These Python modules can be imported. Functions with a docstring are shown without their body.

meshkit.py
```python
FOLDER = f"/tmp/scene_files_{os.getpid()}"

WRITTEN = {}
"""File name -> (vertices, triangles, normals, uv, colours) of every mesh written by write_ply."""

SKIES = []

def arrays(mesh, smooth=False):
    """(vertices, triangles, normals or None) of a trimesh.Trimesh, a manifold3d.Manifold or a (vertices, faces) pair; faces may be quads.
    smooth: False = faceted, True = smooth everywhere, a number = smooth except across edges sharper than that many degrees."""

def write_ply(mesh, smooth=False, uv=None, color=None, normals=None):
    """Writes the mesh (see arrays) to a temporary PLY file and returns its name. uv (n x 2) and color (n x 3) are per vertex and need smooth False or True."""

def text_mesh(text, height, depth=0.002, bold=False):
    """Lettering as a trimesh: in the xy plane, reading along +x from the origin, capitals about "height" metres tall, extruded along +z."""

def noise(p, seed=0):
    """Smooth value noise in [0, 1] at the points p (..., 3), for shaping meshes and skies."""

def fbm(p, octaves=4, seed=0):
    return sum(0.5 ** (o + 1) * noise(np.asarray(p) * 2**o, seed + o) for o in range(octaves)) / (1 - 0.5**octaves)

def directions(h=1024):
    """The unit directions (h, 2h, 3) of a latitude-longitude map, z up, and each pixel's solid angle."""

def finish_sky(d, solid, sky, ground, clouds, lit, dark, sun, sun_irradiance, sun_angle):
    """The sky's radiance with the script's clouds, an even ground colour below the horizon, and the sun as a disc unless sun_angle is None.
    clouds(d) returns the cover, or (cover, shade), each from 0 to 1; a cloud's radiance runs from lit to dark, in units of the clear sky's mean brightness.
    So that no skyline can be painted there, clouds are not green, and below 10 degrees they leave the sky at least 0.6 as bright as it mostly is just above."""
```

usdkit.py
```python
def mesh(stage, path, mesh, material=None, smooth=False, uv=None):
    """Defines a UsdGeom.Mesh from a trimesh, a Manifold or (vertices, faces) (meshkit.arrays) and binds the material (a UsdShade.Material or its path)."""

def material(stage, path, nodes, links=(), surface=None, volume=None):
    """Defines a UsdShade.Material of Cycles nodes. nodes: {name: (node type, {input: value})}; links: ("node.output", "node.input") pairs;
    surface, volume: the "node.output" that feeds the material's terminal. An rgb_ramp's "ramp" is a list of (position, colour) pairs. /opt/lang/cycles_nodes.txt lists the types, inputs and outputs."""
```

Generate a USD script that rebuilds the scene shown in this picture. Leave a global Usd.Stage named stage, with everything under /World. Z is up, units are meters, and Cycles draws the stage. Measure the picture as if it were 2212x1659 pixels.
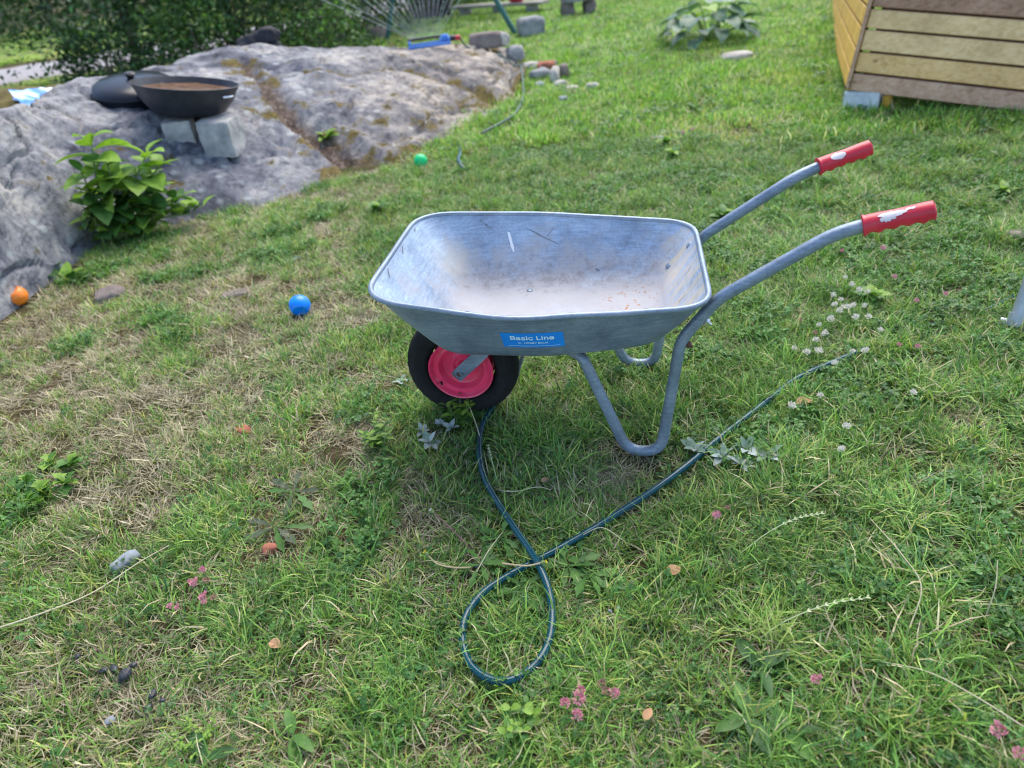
import math, random
import numpy as np, trimesh, usdkit, meshkit
from pxr import Usd, UsdGeom, UsdLux, UsdShade, Gf, Sdf, Vt

stage = Usd.Stage.CreateInMemory()
UsdGeom.SetStageUpAxis(stage, 'Z')
UsdGeom.SetStageMetersPerUnit(stage, 1.0)
UsdGeom.Xform.Define(stage, '/World')
UsdGeom.Scope.Define(stage, '/World/Looks')
random.seed(7)
rng = np.random.default_rng(11)

# ------------------------------------------------------------------ camera
EYE = np.array([0.0, 0.0, 1.4322])
RIGHT = np.array([0.992, -0.0684, -0.1062]); UP = np.array([0.1263, 0.5371, 0.834]); FWD = np.array([0.0, 0.8407, -0.5415])
cam = UsdGeom.Camera.Define(stage, '/World/Camera')
cam.CreateHorizontalApertureAttr(36.0)
cam.CreateFocalLengthAttr(36.0 * 1530 / 2212)
cam.CreateFStopAttr(2.2)
cam.CreateFocusDistanceAttr(2.0)
cam.CreateExposureAttr(1.36)
UsdGeom.Xformable(cam).AddTransformOp().Set(Gf.Matrix4d(*RIGHT, 0, *UP, 0, *(-FWD), 0, *EYE, 1))

# ------------------------------------------------------------------ sky and sun
SUN = np.array([0.22, 0.50, 0.84]); SUN /= np.linalg.norm(SUN)
sky_mat = usdkit.material(stage, '/World/Looks/sky_light', {
    's': ('sky_texture', {'sky_type': 'single_scattering', 'sun_disc': False, 'sun_elevation': math.asin(SUN[2]), 'sun_rotation': math.atan2(SUN[0], SUN[1]),
                          'altitude': 50.0, 'air_density': 1.0, 'aerosol_density': 1.6, 'ozone_density': 1.0}),
    'b': ('background_shader', {'strength': 0.12})}, [('s.color', 'b.color')], surface='b.background')
dome = UsdLux.DomeLight.Define(stage, '/World/sky')
UsdShade.MaterialBindingAPI.Apply(dome.GetPrim()).Bind(sky_mat)
sun = UsdLux.DistantLight.Define(stage, '/World/sun')
sun.CreateNormalizeAttr(True); sun.CreateIntensityAttr(0.42); sun.CreateAngleAttr(54.0); sun.CreateColorAttr(Gf.Vec3f(1.0, 0.93, 0.82))
zx = SUN; xx = np.cross([0, 0, 1.0], zx); xx /= np.linalg.norm(xx); yx = np.cross(zx, xx)
UsdGeom.Xformable(sun).AddTransformOp().Set(Gf.Matrix4d(*xx, 0, *yx, 0, *zx, 0, 0, 0, 30, 1))

# ------------------------------------------------------------------ helpers
F = 1530.0
def ray(X, Y):
    d = FWD + RIGHT * (X - 1106) / F - UP * (Y - 829.5) / F
    return d
def at(X, Y, z=0.0):
    d = ray(X, Y)
    return EYE + d * (z - EYE[2]) / d[2]
def at_d(X, Y, dist):
    d = ray(X, Y)
    return EYE + d * dist / math.hypot(d[0], d[1])
def gz(x, y):
    """height of the lawn"""
    p = np.stack([np.asarray(x, float), np.asarray(y, float), np.zeros_like(np.asarray(x, float))], -1)
    far = np.clip((np.hypot(p[..., 0] - .2, p[..., 1] - 1.9) - 1.0) / 4, 0, 1)
    return (meshkit.fbm(p * .8 + 31.7, 3, 5) - .5) * (.02 + .08 * far)
def g(X, Y, dz=0.0):
    p = at(X, Y)
    for _ in range(4):
        p = at(X, Y, float(gz(p[0], p[1])) + dz)
    return p

used = {}
def path_for(name, parent):
    base = f'{parent}/{name}'
    n = used.get(base, 0); used[base] = n + 1
    return base if n == 0 else f'{base}_{n:03d}'
def tag(prim, label=None, cat=None, group=None, kind=None):
    for k, v in (('label', label), ('category', cat), ('group', group), ('kind', kind)):
        if v: prim.SetCustomDataByKey(k, v)
    return prim
def thing(name, label=None, cat=None, loc=(0, 0, 0), rotz=0.0, group=None, tilt=None, scale=None, kind=None):
    x = UsdGeom.Xform.Define(stage, path_for(name, '/World'))
    x.AddTranslateOp().Set(Gf.Vec3d(*map(float, loc)))
    if rotz: x.AddRotateZOp().Set(math.degrees(rotz))
    if tilt: x.AddRotateXYZOp().Set(Gf.Vec3f(*tilt))
    if scale: x.AddScaleOp().Set(Gf.Vec3f(*([scale] * 3 if np.ndim(scale) == 0 else scale)))
    return tag(x.GetPrim(), label, cat, group, kind)
def obj(name, mesh, m, parent=None, smooth=35, col=None, uv=None, label=None):
    par = '/World' if parent is None else str(parent.GetPath())
    o = usdkit.mesh(stage, path_for(name, par), mesh, m, smooth=smooth, uv=uv)
    if col is not None:
        UsdGeom.PrimvarsAPI(o).CreatePrimvar('col', Sdf.ValueTypeNames.Color3fArray, 'vertex').Set(Vt.Vec3fArray.FromNumpy(np.asarray(col, np.float32)))
    UsdGeom.Mesh(o).CreateDoubleSidedAttr(True)
    if label: o.GetPrim().SetCustomDataByKey('label', label)
    return o.GetPrim()
def copy(root, loc, rotz, label, group=None, scale=None, tilt=None):
    was = root.GetCustomData()
    base = root.GetName()
    r = thing(base, label, was['category'], loc, rotz, group, tilt, scale)
    r.GetReferences().AddInternalReference(root.GetPath()); r.SetInstanceable(True)
    tag(r, label, was['category'], group)
    return r
cat_ = trimesh.util.concatenate
def tm(v, f): return trimesh.Trimesh(np.asarray(v, float), np.asarray(f, int), process=False)
def join(parts):
    V, Fc, n = [], [], 0
    for v, f in parts:
        V.append(v); Fc.append(np.asarray(f) + n); n += len(v)
    return np.vstack(V), np.vstack(Fc)
def cr(P, n=8, closed=False):
    """Catmull-Rom through the points"""
    P = np.asarray(P, float)
    Q = np.vstack([P[-1], P, P[:2]]) if closed else np.vstack([2 * P[0] - P[1], P, 2 * P[-1] - P[-2]])
    out = []
    for i in range(len(Q) - 3):
        a, b, c, d = Q[i:i + 4]
        t = np.linspace(0, 1, n, endpoint=False)[:, None]
        out.append(.5 * (2 * b + (c - a) * t + (2 * a - 5 * b + 4 * c - d) * t ** 2 + (3 * b - a - 3 * c + d) * t ** 3))
    if not closed: out.append(P[-1:])
    return np.vstack(out)
def rounded(P, r, n=6):
    """polyline with its inner corners rounded by radius-like distance r (number or list)"""
    P = np.asarray(P, float); r = np.broadcast_to(r, len(P)); out = [P[0]]
    for i in range(1, len(P) - 1):
        a, b = P[i - 1] - P[i], P[i + 1] - P[i]
        ra = min(r[i], .49 * np.linalg.norm(a)); rb = min(r[i], .49 * np.linalg.norm(b))
        A, B = P[i] + a / np.linalg.norm(a) * ra, P[i] + b / np.linalg.norm(b) * rb
        for t in np.linspace(0, 1, n): out.append((1 - t) ** 2 * A + 2 * t * (1 - t) * P[i] + t * t * B)
    out.append(P[-1]); return np.array(out)
def tube(P, r, n=12, closed=False, caps=True, uvs=False):
    P = np.asarray(P, float); m = len(P); r = np.broadcast_to(r, m)
    T = (np.roll(P, -1, 0) - np.roll(P, 1, 0)) if closed else np.gradient(P, axis=0)
    T /= np.maximum(np.linalg.norm(T, axis=1, keepdims=True), 1e-9)
    nrm = np.cross(T[0], [0, 0, 1.0]) if abs(T[0][2]) < .9 else np.cross(T[0], [1.0, 0, 0])
    nrm /= np.linalg.norm(nrm); N = []
    for t in T:
        nrm = nrm - t * (nrm @ t); nrm /= np.linalg.norm(nrm); N.append(nrm)
    N = np.array(N); B = np.cross(T, N)
    a = np.linspace(0, 2 * np.pi, n + (1 if uvs else 0), endpoint=uvs); k = len(a)
    V = P[:, None] + r[:, None, None] * (np.cos(a)[None, :, None] * N[:, None] + np.sin(a)[None, :, None] * B[:, None])
    V = V.reshape(-1, 3); Fc = []
    i = np.arange(m if closed else m - 1)[:, None]; j = np.arange(k - 1 if uvs else k)[None]
    i2 = (i + 1) % m; j2 = (j + 1) % k
    q = np.stack([i * k + j, i * k + j2, i2 * k + j2, i2 * k + j], -1).reshape(-1, 4)
    Fc = np.vstack([q[:, [0, 1, 2]], q[:, [0, 2, 3]]])[:, ::-1][:, ::-1]
    if uvs:
        L = np.concatenate([[0], np.cumsum(np.linalg.norm(np.diff(P, axis=0), axis=1))])
        uv = np.stack([np.repeat(L, k), np.tile(a / (2 * np.pi), m)], 1)
        return (V, Fc), uv
    if caps and not closed:
        c = np.vstack([P[:1], P[-1:]]); b = len(V)
        f1 = np.array([[b, (x + 1) % k, x] for x in range(k)]); e = (m - 1) * k
        f2 = np.array([[b + 1, e + x, e + (x + 1) % k] for x in range(k)])
        V = np.vstack([V, c]); Fc = np.vstack([Fc, f1, f2])
    return V, Fc
def lathe(profile, n=40, axis='z'):
    """profile: (radius, height) pairs"""
    pr = np.asarray(profile, float); a = np.linspace(0, 2 * np.pi, n, endpoint=False); m = len(pr)
    V = np.stack([pr[:, None, 0] * np.cos(a), pr[:, None, 0] * np.sin(a), np.broadcast_to(pr[:, None, 1], (m, n))], -1).reshape(-1, 3)
    i = np.arange(m - 1)[:, None]; j = np.arange(n)[None]; j2 = (j + 1) % n
    q = np.stack([i * n + j, i * n + j2, (i + 1) * n + j2, (i + 1) * n + j], -1).reshape(-1, 4)
    if axis == 'y': V = V[:, [0, 2, 1]] * [1, 1, -1]
    if axis == 'x': V = V[:, [2, 0, 1]]
    return V, np.vstack([q[:, [0, 1, 2]], q[:, [0, 2, 3]]])
def rbox(size, bevel=.004, loc=(0, 0, 0)):
    """box with chamfered edges"""
    s = np.asarray(size, float) / 2; b = min(bevel, s.min() * .6); P = []
    for sx in (-1, 1):
        for sy in (-1, 1):
            for sz in (-1, 1):
                c = np.array([sx, sy, sz]) * s
                for k in range(3):
                    d = np.array([sx, sy, sz]) * b; d[k] = 0
                    P.append(c - d)
    h = trimesh.convex.convex_hull(np.array(P)); h.apply_translation(loc); return h
def rotm(rx=0, ry=0, rz=0): return trimesh.transformations.euler_matrix(rx, ry, rz)[:3, :3]
def stone_mesh(size, seed, sub=2, rough=.25, boxy=0.5):
    m = trimesh.creation.icosphere(sub); v = m.vertices
    mx = np.abs(v).max(1, keepdims=True); v = v * (1 - boxy) + v / mx * .8 * boxy
    v = v * (1 + rough * (meshkit.fbm(v * 1.6 + seed * 7.3, 3, seed) - .5)[:, None] * 2)
    return v * np.asarray(size) / 2, m.faces
def hit(mesh, X, Y):
    """first point of a (v, f) mesh on the line of sight through a spot of the photograph"""
    v, f = mesh; d = ray(X, Y); a, b, c = (v[f[:, k]] for k in range(3))
    e1, e2 = b - a, c - a; h = np.cross(d, e2); det = (e1 * h).sum(1); det = np.where(abs(det) < 1e-12, 1e-12, det)
    s = EYE - a; u = (s * h).sum(1) / det; q = np.cross(s, e1); w = (q @ d) / det; t = (e2 * q).sum(1) / det
    ok = (u >= 0) & (w >= 0) & (u + w <= 1) & (t > 0)
    return EYE + d * t[ok].min() if ok.any() else None
def height(mesh, x, y):
    v, f = mesh; a, b, c = (v[f[:, k]] for k in range(3))
    d = (b[:, 0] - a[:, 0]) * (c[:, 1] - a[:, 1]) - (c[:, 0] - a[:, 0]) * (b[:, 1] - a[:, 1]); d = np.where(abs(d) < 1e-12, 1e-12, d)
    u = ((x - a[:, 0]) * (c[:, 1] - a[:, 1]) - (c[:, 0] - a[:, 0]) * (y - a[:, 1])) / d
    w = ((b[:, 0] - a[:, 0]) * (y - a[:, 1]) - (x - a[:, 0]) * (b[:, 1] - a[:, 1])) / d
    ok = (u >= 0) & (w >= 0) & (u + w <= 1)
    return float((a[:, 2] + u * (b[:, 2] - a[:, 2]) + w * (c[:, 2] - a[:, 2]))[ok].max()) if ok.any() else 0.0

# ------------------------------------------------------------------ materials
L = '/World/Looks/'
def noisy(name, stops, scale=8.0, rough=.6, metal=0.0, bump=0.0, bscale=None, detail=6.0, spec=.5, coat=0.0, coords='object', dist=0.0, vary=0.0):
    nodes = {'tc': ('texture_coordinate', {}), 'geo': ('geometry', {}), 'n': ('noise_texture', {'scale': scale, 'detail': detail, 'roughness': .62, 'distortion': dist}), 'r': ('rgb_ramp', {'ramp': stops}),
             'p': ('principled_bsdf', {'roughness': rough, 'metallic': metal, 'specular_ior_level': spec, 'coat_weight': coat, 'coat_roughness': .15})}
    src = 'tc.object' if coords == 'object' else 'geo.position'
    links = [(src, 'n.vector'), ('n.fac', 'r.fac')]
    out = 'r.color'
    if vary:
        nodes['oi'] = ('object_info', {}); nodes['mr'] = ('map_range', {'to_min': 1 - vary, 'to_max': 1 + vary}); nodes['h'] = ('hsv', {})
        links += [('oi.random', 'mr.value'), ('mr.result', 'h.value'), (out, 'h.color')]; out = 'h.color'
    links.append((out, 'p.base_color'))
    if bump:
        nodes['bn'] = ('noise_texture', {'scale': bscale or scale * 4, 'detail': 6.0}); nodes['b'] = ('bump', {'strength': min(1.0, bump), 'distance': .01})
        links += [(src, 'bn.vector'), ('bn.fac', 'b.height'), ('b.normal', 'p.normal')]
    return usdkit.material(stage, L + name, nodes, links, surface='p.BSDF')
def leafy(name, stops=None, scale=12.0, trans=.35, rough=.5, coords='object', vcol=False, tint=(1.1, 1.25, .55), vary=.12):
    """leaf material: part of the light passes through"""
    nodes = {'p': ('principled_bsdf', {'roughness': rough, 'specular_ior_level': .35}), 't': ('translucent_bsdf', {}), 'mx': ('mix_closure', {'fac': trans}),
             'tm': ('mix', {'mix_type': 'multiply', 'fac': 1.0, 'color2': tint}), 'oi': ('object_info', {}), 'mr': ('map_range', {'to_min': 1 - vary, 'to_max': 1 + vary}), 'h': ('hsv', {})}
    links = [('oi.random', 'mr.value'), ('mr.result', 'h.value')]
    if vcol:
        nodes['a'] = ('attribute', {'attribute': 'col'}); links.append(('a.color', 'h.color'))
    else:
        nodes |= {'tc': ('texture_coordinate', {}), 'geo': ('geometry', {}), 'n': ('noise_texture', {'scale': scale, 'detail': 4.0}), 'r': ('rgb_ramp', {'ramp': stops})}
        links += [('tc.object' if coords == 'object' else 'geo.position', 'n.vector'), ('n.fac', 'r.fac'), ('r.color', 'h.color')]
    links += [('h.color', 'p.base_color'), ('h.color', 'tm.color1'), ('tm.color', 't.color'), ('p.BSDF', 'mx.closure1'), ('t.BSDF', 'mx.closure2')]
    return usdkit.material(stage, L + name, nodes, links, surface='mx.closure')

grass_mat = leafy('grass_blades', vcol=True, trans=.28, rough=.38)
foliage_mat = leafy('foliage', vcol=True, trans=.30, rough=.45, vary=0)
soil = usdkit.material(stage, L + 'soil', {
    'geo': ('geometry', {}), 'n': ('noise_texture', {'scale': 2.2, 'detail': 8.0, 'roughness': .7}), 'r': ('rgb_ramp', {'ramp': [(.3, (.045, .035, .022)), (.5, (.10, .078, .045)), (.7, (.17, .135, .08))]}),
    'n2': ('noise_texture', {'scale': 70.0, 'detail': 6.0, 'roughness': .8}), 'r2': ('rgb_ramp', {'ramp': [(.35, (.4, .4, .4)), (.65, (1.5, 1.45, 1.3))]}),
    'gn': ('noise_texture', {'scale': .5, 'detail': 3.0}), 'gm': ('rgb_ramp', {'ramp': [(.42, (0, 0, 0)), (.6, (1, 1, 1))]}), 'gx': ('mix', {'mix_type': 'mix', 'color2': (.045, .065, .018)}),
    'm': ('mix', {'mix_type': 'multiply', 'fac': 1.0}), 'b': ('bump', {'strength': .9, 'distance': .012}), 'p': ('principled_bsdf', {'roughness': .95, 'specular_ior_level': .1})},
    [('geo.position', 'n.vector'), ('geo.position', 'n2.vector'), ('geo.position', 'gn.vector'), ('gn.fac', 'gm.fac'), ('n.fac', 'r.fac'), ('n2.fac', 'r2.fac'), ('r.color', 'gx.color1'), ('gm.color', 'gx.fac'),
     ('gx.color', 'm.color1'), ('r2.color', 'm.color2'), ('m.color', 'p.base_color'), ('n2.fac', 'b.height'), ('b.normal', 'p.normal')], surface='p.BSDF')
gravel = noisy('road_gravel', [(.3, (.24, .23, .24)), (.7, (.42, .41, .43))], 14, .9, coords='world', bump=.5, bscale=60, spec=.2)
rock_mat = usdkit.material(stage, L + 'granite', {
    'geo': ('geometry', {}), 'a': ('attribute', {'attribute': 'col'}), 'sa': ('separate_color', {}),
    'n1': ('noise_texture', {'scale': 1.9, 'detail': 8.0, 'roughness': .68, 'distortion': .5}), 'r1': ('rgb_ramp', {'ramp': [(.30, (.04, .043, .055)), (.42, (.14, .145, .17)), (.54, (.275, .275, .285)), (.70, (.45, .425, .39))]}),
    'n2': ('noise_texture', {'scale': 11.0, 'detail': 8.0, 'roughness': .78, 'distortion': .3}), 'r2': ('rgb_ramp', {'ramp': [(.33, (.22, .23, .27)), (.43, (.66, .67, .73)), (.52, (1.05, 1.05, 1.06)), (.66, (1.45, 1.42, 1.36))]}), 'm1': ('mix', {'mix_type': 'multiply', 'fac': 1.0}),
    'v': ('voronoi_texture', {'scale': 7.0, 'feature': 'smooth_f1', 'smoothness': .3}), 'nv': ('noise_texture', {'scale': 9.0, 'detail': 5.0}), 'vm': ('math', {'math_type': 'multiply'}),
    'rv': ('rgb_ramp', {'ramp': [(.06, (.7, .7, .7)), (.125, (0, 0, 0))]}), 'ml': ('mix', {'mix_type': 'mix', 'color2': (.40, .43, .43)}),
    'n3': ('noise_texture', {'scale': 5.5, 'detail': 7.0, 'roughness': .65}), 'ad': ('math', {'math_type': 'add'}), 'r3': ('rgb_ramp', {'ramp': [(.66, (0, 0, 0)), (.74, (1, 1, 1))]}),
    'nm': ('noise_texture', {'scale': 26.0, 'detail': 6.0, 'roughness': .7}), 'rm': ('rgb_ramp', {'ramp': [(.3, (.05, .042, .014)), (.55, (.15, .11, .03)), (.75, (.20, .17, .06))]}), 'm2': ('mix', {'mix_type': 'mix'}),
    'rd': ('rgb_ramp', {'ramp': [(.35, (.035, .025, .02)), (.5, (.11, .075, .055)), (.62, (.22, .17, .15)), (.72, (.36, .33, .32))]}), 'm3': ('mix', {'mix_type': 'mix'}), 'mwm': ('mix', {'mix_type': 'multiply', 'color2': (1.22, 1.08, .90)}),  # last mix paints warm sunlight into the rock colour
    'bb': ('bump', {'strength': .7, 'distance': .035}), 'p': ('principled_bsdf', {'roughness': .88, 'specular_ior_level': .25})},
    [('geo.position', x + '.vector') for x in ('n1', 'n2', 'n3', 'nm', 'v', 'nv')] + [('n1.fac', 'r1.fac'), ('n2.fac', 'r2.fac'), ('r1.color', 'm1.color1'), ('r2.color', 'm1.color2'),
     ('v.distance', 'vm.value1'), ('nv.fac', 'vm.value2'), ('vm.value', 'rv.fac'), ('rv.color', 'ml.fac'), ('m1.color', 'ml.color1'), ('a.color', 'sa.color'), ('sa.r', 'ad.value1'), ('n3.fac', 'ad.value2'), ('ad.value', 'r3.fac'), ('r3.color', 'm2.fac'),
     ('ml.color', 'mwm.color1'), ('sa.b', 'mwm.fac'), ('mwm.color', 'm2.color1'), ('nm.fac', 'rm.fac'), ('rm.color', 'm2.color2'), ('sa.g', 'm3.fac'), ('m2.color', 'm3.color1'), ('nm.fac', 'rd.fac'), ('rd.color', 'm3.color2'), ('m3.color', 'p.base_color'), ('n2.fac', 'bb.height'), ('bb.normal', 'p.normal')], surface='p.BSDF')

# ------------------------------------------------------------------ ground, road
def axis_coords(lo, hi, step, out, grow=1.35):
    c = list(np.arange(lo, hi + 1e-6, step)); s = step
    while c[-1] < out: s *= grow; c.append(c[-1] + s)
    s = step
    while c[0] > -out: s *= grow; c.insert(0, c[0] - s)
    return np.array(c)
gx_, gy_ = axis_coords(-4, 3.2, .04, 160), axis_coords(.3, 8, .04, 160)
GX, GY = np.meshgrid(gx_, gy_, indexing='ij')
fine = np.clip(1 - (np.hypot(GX, GY - 2) - 3) / 3, 0, 1)
GZ = gz(GX, GY) + fine * .012 * (meshkit.fbm(np.stack([GX * 9, GY * 9, GX * 0], -1), 3, 3) - .62)
n1, n2 = GX.shape
q = (np.arange(n1 - 1)[:, None] * n2 + np.arange(n2 - 1)[None]).ravel()
gf = np.vstack([np.stack([q, q + n2, q + n2 + 1], 1), np.stack([q, q + n2 + 1, q + 1], 1)])
tag(obj('ground', (np.stack([GX, GY, GZ], -1).reshape(-1, 3), gf), soil, smooth=True), kind='structure', label='bare brown soil of the sloping lawn')
def sheet(poly_a, poly_b, dz, n=60):
    a, b = cr(poly_a, n), cr(poly_b, n); t = np.linspace(0, 1, 14)[:, None, None]
    P = a[None] * (1 - t) + b[None] * t
    P = np.concatenate([P, np.zeros(P.shape[:2] + (1,))], -1) if P.shape[-1] == 2 else P
    P[..., 2] = gz(P[..., 0], P[..., 1]) + dz
    P[0, :, 2] -= dz + .03; P[-1, :, 2] -= dz + .03
    m, k = P.shape[:2]; q = (np.arange(m - 1)[:, None] * k + np.arange(k - 1)[None]).ravel()
    return P.reshape(-1, 3), np.vstack([np.stack([q, q + 1, q + k + 1], 1), np.stack([q, q + k + 1, q + k], 1)])
road_near = np.array([(-40, 9.0), (-20, 11.3), (-10, 13.6), (-7.2, 14.6), (-5.2, 15.2), (-3.2, 17.4), (-.5, 20.5), (10, 34)])
road_far = np.array([(-42, 14), (-22, 15.2), (-11.5, 16.6), (-9, 17.4), (-6, 18.8), (-4.2, 20.4), (-2.0, 22.6), (8, 36)])
tag(obj('road', sheet(road_near, road_far, .03), gravel, smooth=True), kind='structure', label='pale grey gravel road behind the rock')

# ------------------------------------------------------------------ rock outcrop
def rock():
    st = [((-700, 1150), (-760, 520), 4.2), ((-300, 880), (-330, 380), 4.9), ((0, 690), (0, 250), 5.6), ((110, 610), (100, 211), 6.2), ((240, 515), (200, 184), 6.6), ((370, 488), (300, 150), 7.0), ((490, 462), (400, 132), 7.3), ((600, 438), (550, 111), 7.8),
          ((735, 385), (690, 104), 8.0), ((820, 368), (820, 105), 8.3), ((950, 308), (950, 106), 8.5), ((1080, 245), (1055, 113), 8.6), ((1122, 195), (1118, 138), 8.5), ((1136, 165), (1134, 155), 8.45)]
    rows = []
    for i, (b, r, d) in enumerate(st):
        B, R = at(*b), at_d(*r, d); B[2] = 0
        out = B - R; out[2] = 0; out /= max(np.linalg.norm(out), 1e-6); h = R[2]
        steep = np.clip(1 - i / 7.0, 0, 1)
        m1 = B + (R - B) * (.12 + .06 * (1 - steep)); m1[2] = h * (.34 + .10 * steep - .06 * (1 - steep))
        m2 = B + (R - B) * .40; m2[2] = h * (.66 + .14 * steep)
        m3 = B + (R - B) * .72; m3[2] = h * (.90 + .05 * steep)
        back = R - out * .55; back[2] = h * .93
        k1 = R - out * 1.3; k1[2] = h * .55
        k2 = R - out * 1.75; k2[2] = -.15
        low = B + out * .05; low[2] = -.15
        rows.append(cr([low, B, m1, m2, m3, R, back, k1, k2], 20))
    rows = np.array(rows)                      # station, t, xyz
    P = np.array([cr(rows[:, k], 26) for k in range(rows.shape[1])])    # t, s, xyz
    m, k = P.shape[:2]; q = (np.arange(m - 1)[:, None] * k + np.arange(k - 1)[None]).ravel()
    f = np.vstack([np.stack([q, q + 1, q + k + 1], 1), np.stack([q, q + k + 1, q + k], 1)])
    v = P.reshape(-1, 3)
    t = trimesh.Trimesh(v, f, process=False); nr = np.array(t.vertex_normals)
    if nr[len(nr) // 2][2] < 0: f = f[:, ::-1]; nr = -nr
    v0 = v.copy()
    inside = np.clip(v[:, 2] / .12, 0, 1)
    v = v + nr * ((meshkit.fbm(v * 1.3, 4, 2) - .5) * .22 + (meshkit.fbm(v * np.array([5, 5, 8.0]), 4, 9) - .5) * .06 - .045 * np.clip(1 - np.abs(meshkit.fbm(v * np.array([1.6, 2.2, 3.0]), 3, 40) - .5) / .025, 0, 1) - .012 * np.clip(1 - np.abs(meshkit.fbm(v * np.array([4.5, 3.5, 6.0]), 3, 44) - .5) / .03, 0, 1))[:, None] * inside[:, None]
    # ledges
    dz = meshkit.noise(v * np.array([2.2, 2.2, 5]), 4); v[:, 2] += (np.floor(dz * 5) / 5 - dz) * .07 * inside
    base = (v0, f)
    crack = [hit(base, *p) for p in ((520, 128), (580, 205), (640, 268), (700, 322), (755, 365), (790, 385))]
    crack = cr([c for c in crack if c is not None], 12)
    d = np.sqrt(((v0[:, None, :2] - crack[None, :, :2]) ** 2).sum(-1)).min(1)
    ci_ = ((v0[:, None, :2] - crack[None, :, :2]) ** 2).sum(-1).argmin(1) / len(crack)
    wid = .08 + .20 * ci_ + .16 * (meshkit.fbm(v0 * 5, 3, 3) - .35)
    near = crack[((v0[:, None, :2] - crack[None, :, :2]) ** 2).sum(-1).argmin(1)]
    cdir = crack[-1, :2] - crack[0, :2]; cdir /= np.linalg.norm(cdir); right = (v0[:, 0] - near[:, 0]) * cdir[1] - (v0[:, 1] - near[:, 1]) * cdir[0] < 0
    prof = np.where(right, np.clip(1 - d / (wid * 1.35), 0, 1), np.clip(1 - d / .045, 0, 1))
    v[:, 2] -= (.07 + .07 * ci_) * prof ** .6 * (v0[:, 2] > .02)
    # a second, shallow seam along the upper right slab
    seam = cr([c for c in (hit(base, *p) for p in ((640, 145), (770, 152), (860, 148), (950, 165), (1030, 190), (1075, 215))) if c is not None], 12)
    d2 = np.sqrt(((v0[:, None, :2] - seam[None, :, :2]) ** 2).sum(-1)).min(1); p2 = np.clip(1 - d2 / .10, 0, 1)
    v[:, 2] -= .05 * p2
    # moss mask (red), debris in the crack (green), painted sun warmth (blue)
    flat = np.clip(nr[:, 2], 0, 1)
    moss = .05 + .11 * meshkit.fbm(v * 2.1, 3, 21) + .22 * p2 + .16 * np.clip(1 - d / .34, 0, 1) + .06 * np.clip((v0[:, 0] + 1.2) / 2, -.6, 1) + .10 * np.clip((.22 - v0[:, 2]) / .2, 0, 1) * (v0[:, 0] > -1.2) - .02
    deb = np.clip((prof - .2) * 2.2 + .5 * (meshkit.fbm(v * 14, 2, 5) - .5), 0, 1) * (prof > .02)
    warm = np.clip((v0[:, 0] + 1.5) / 1.2, 0, 1) * np.clip(.4 + nr[:, 2], 0, 1)  # sunlit warmth painted onto upward faces of the right part
    return (v, f), np.stack([np.clip(moss, 0, 1), deb, warm], 1)
ROCK, rock_col = rock()
o = obj('rock_outcrop', ROCK, rock_mat, smooth=True, col=rock_col)
tag(o, 'long grey lichen-covered bedrock hump rising from the lawn', 'rock')

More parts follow.
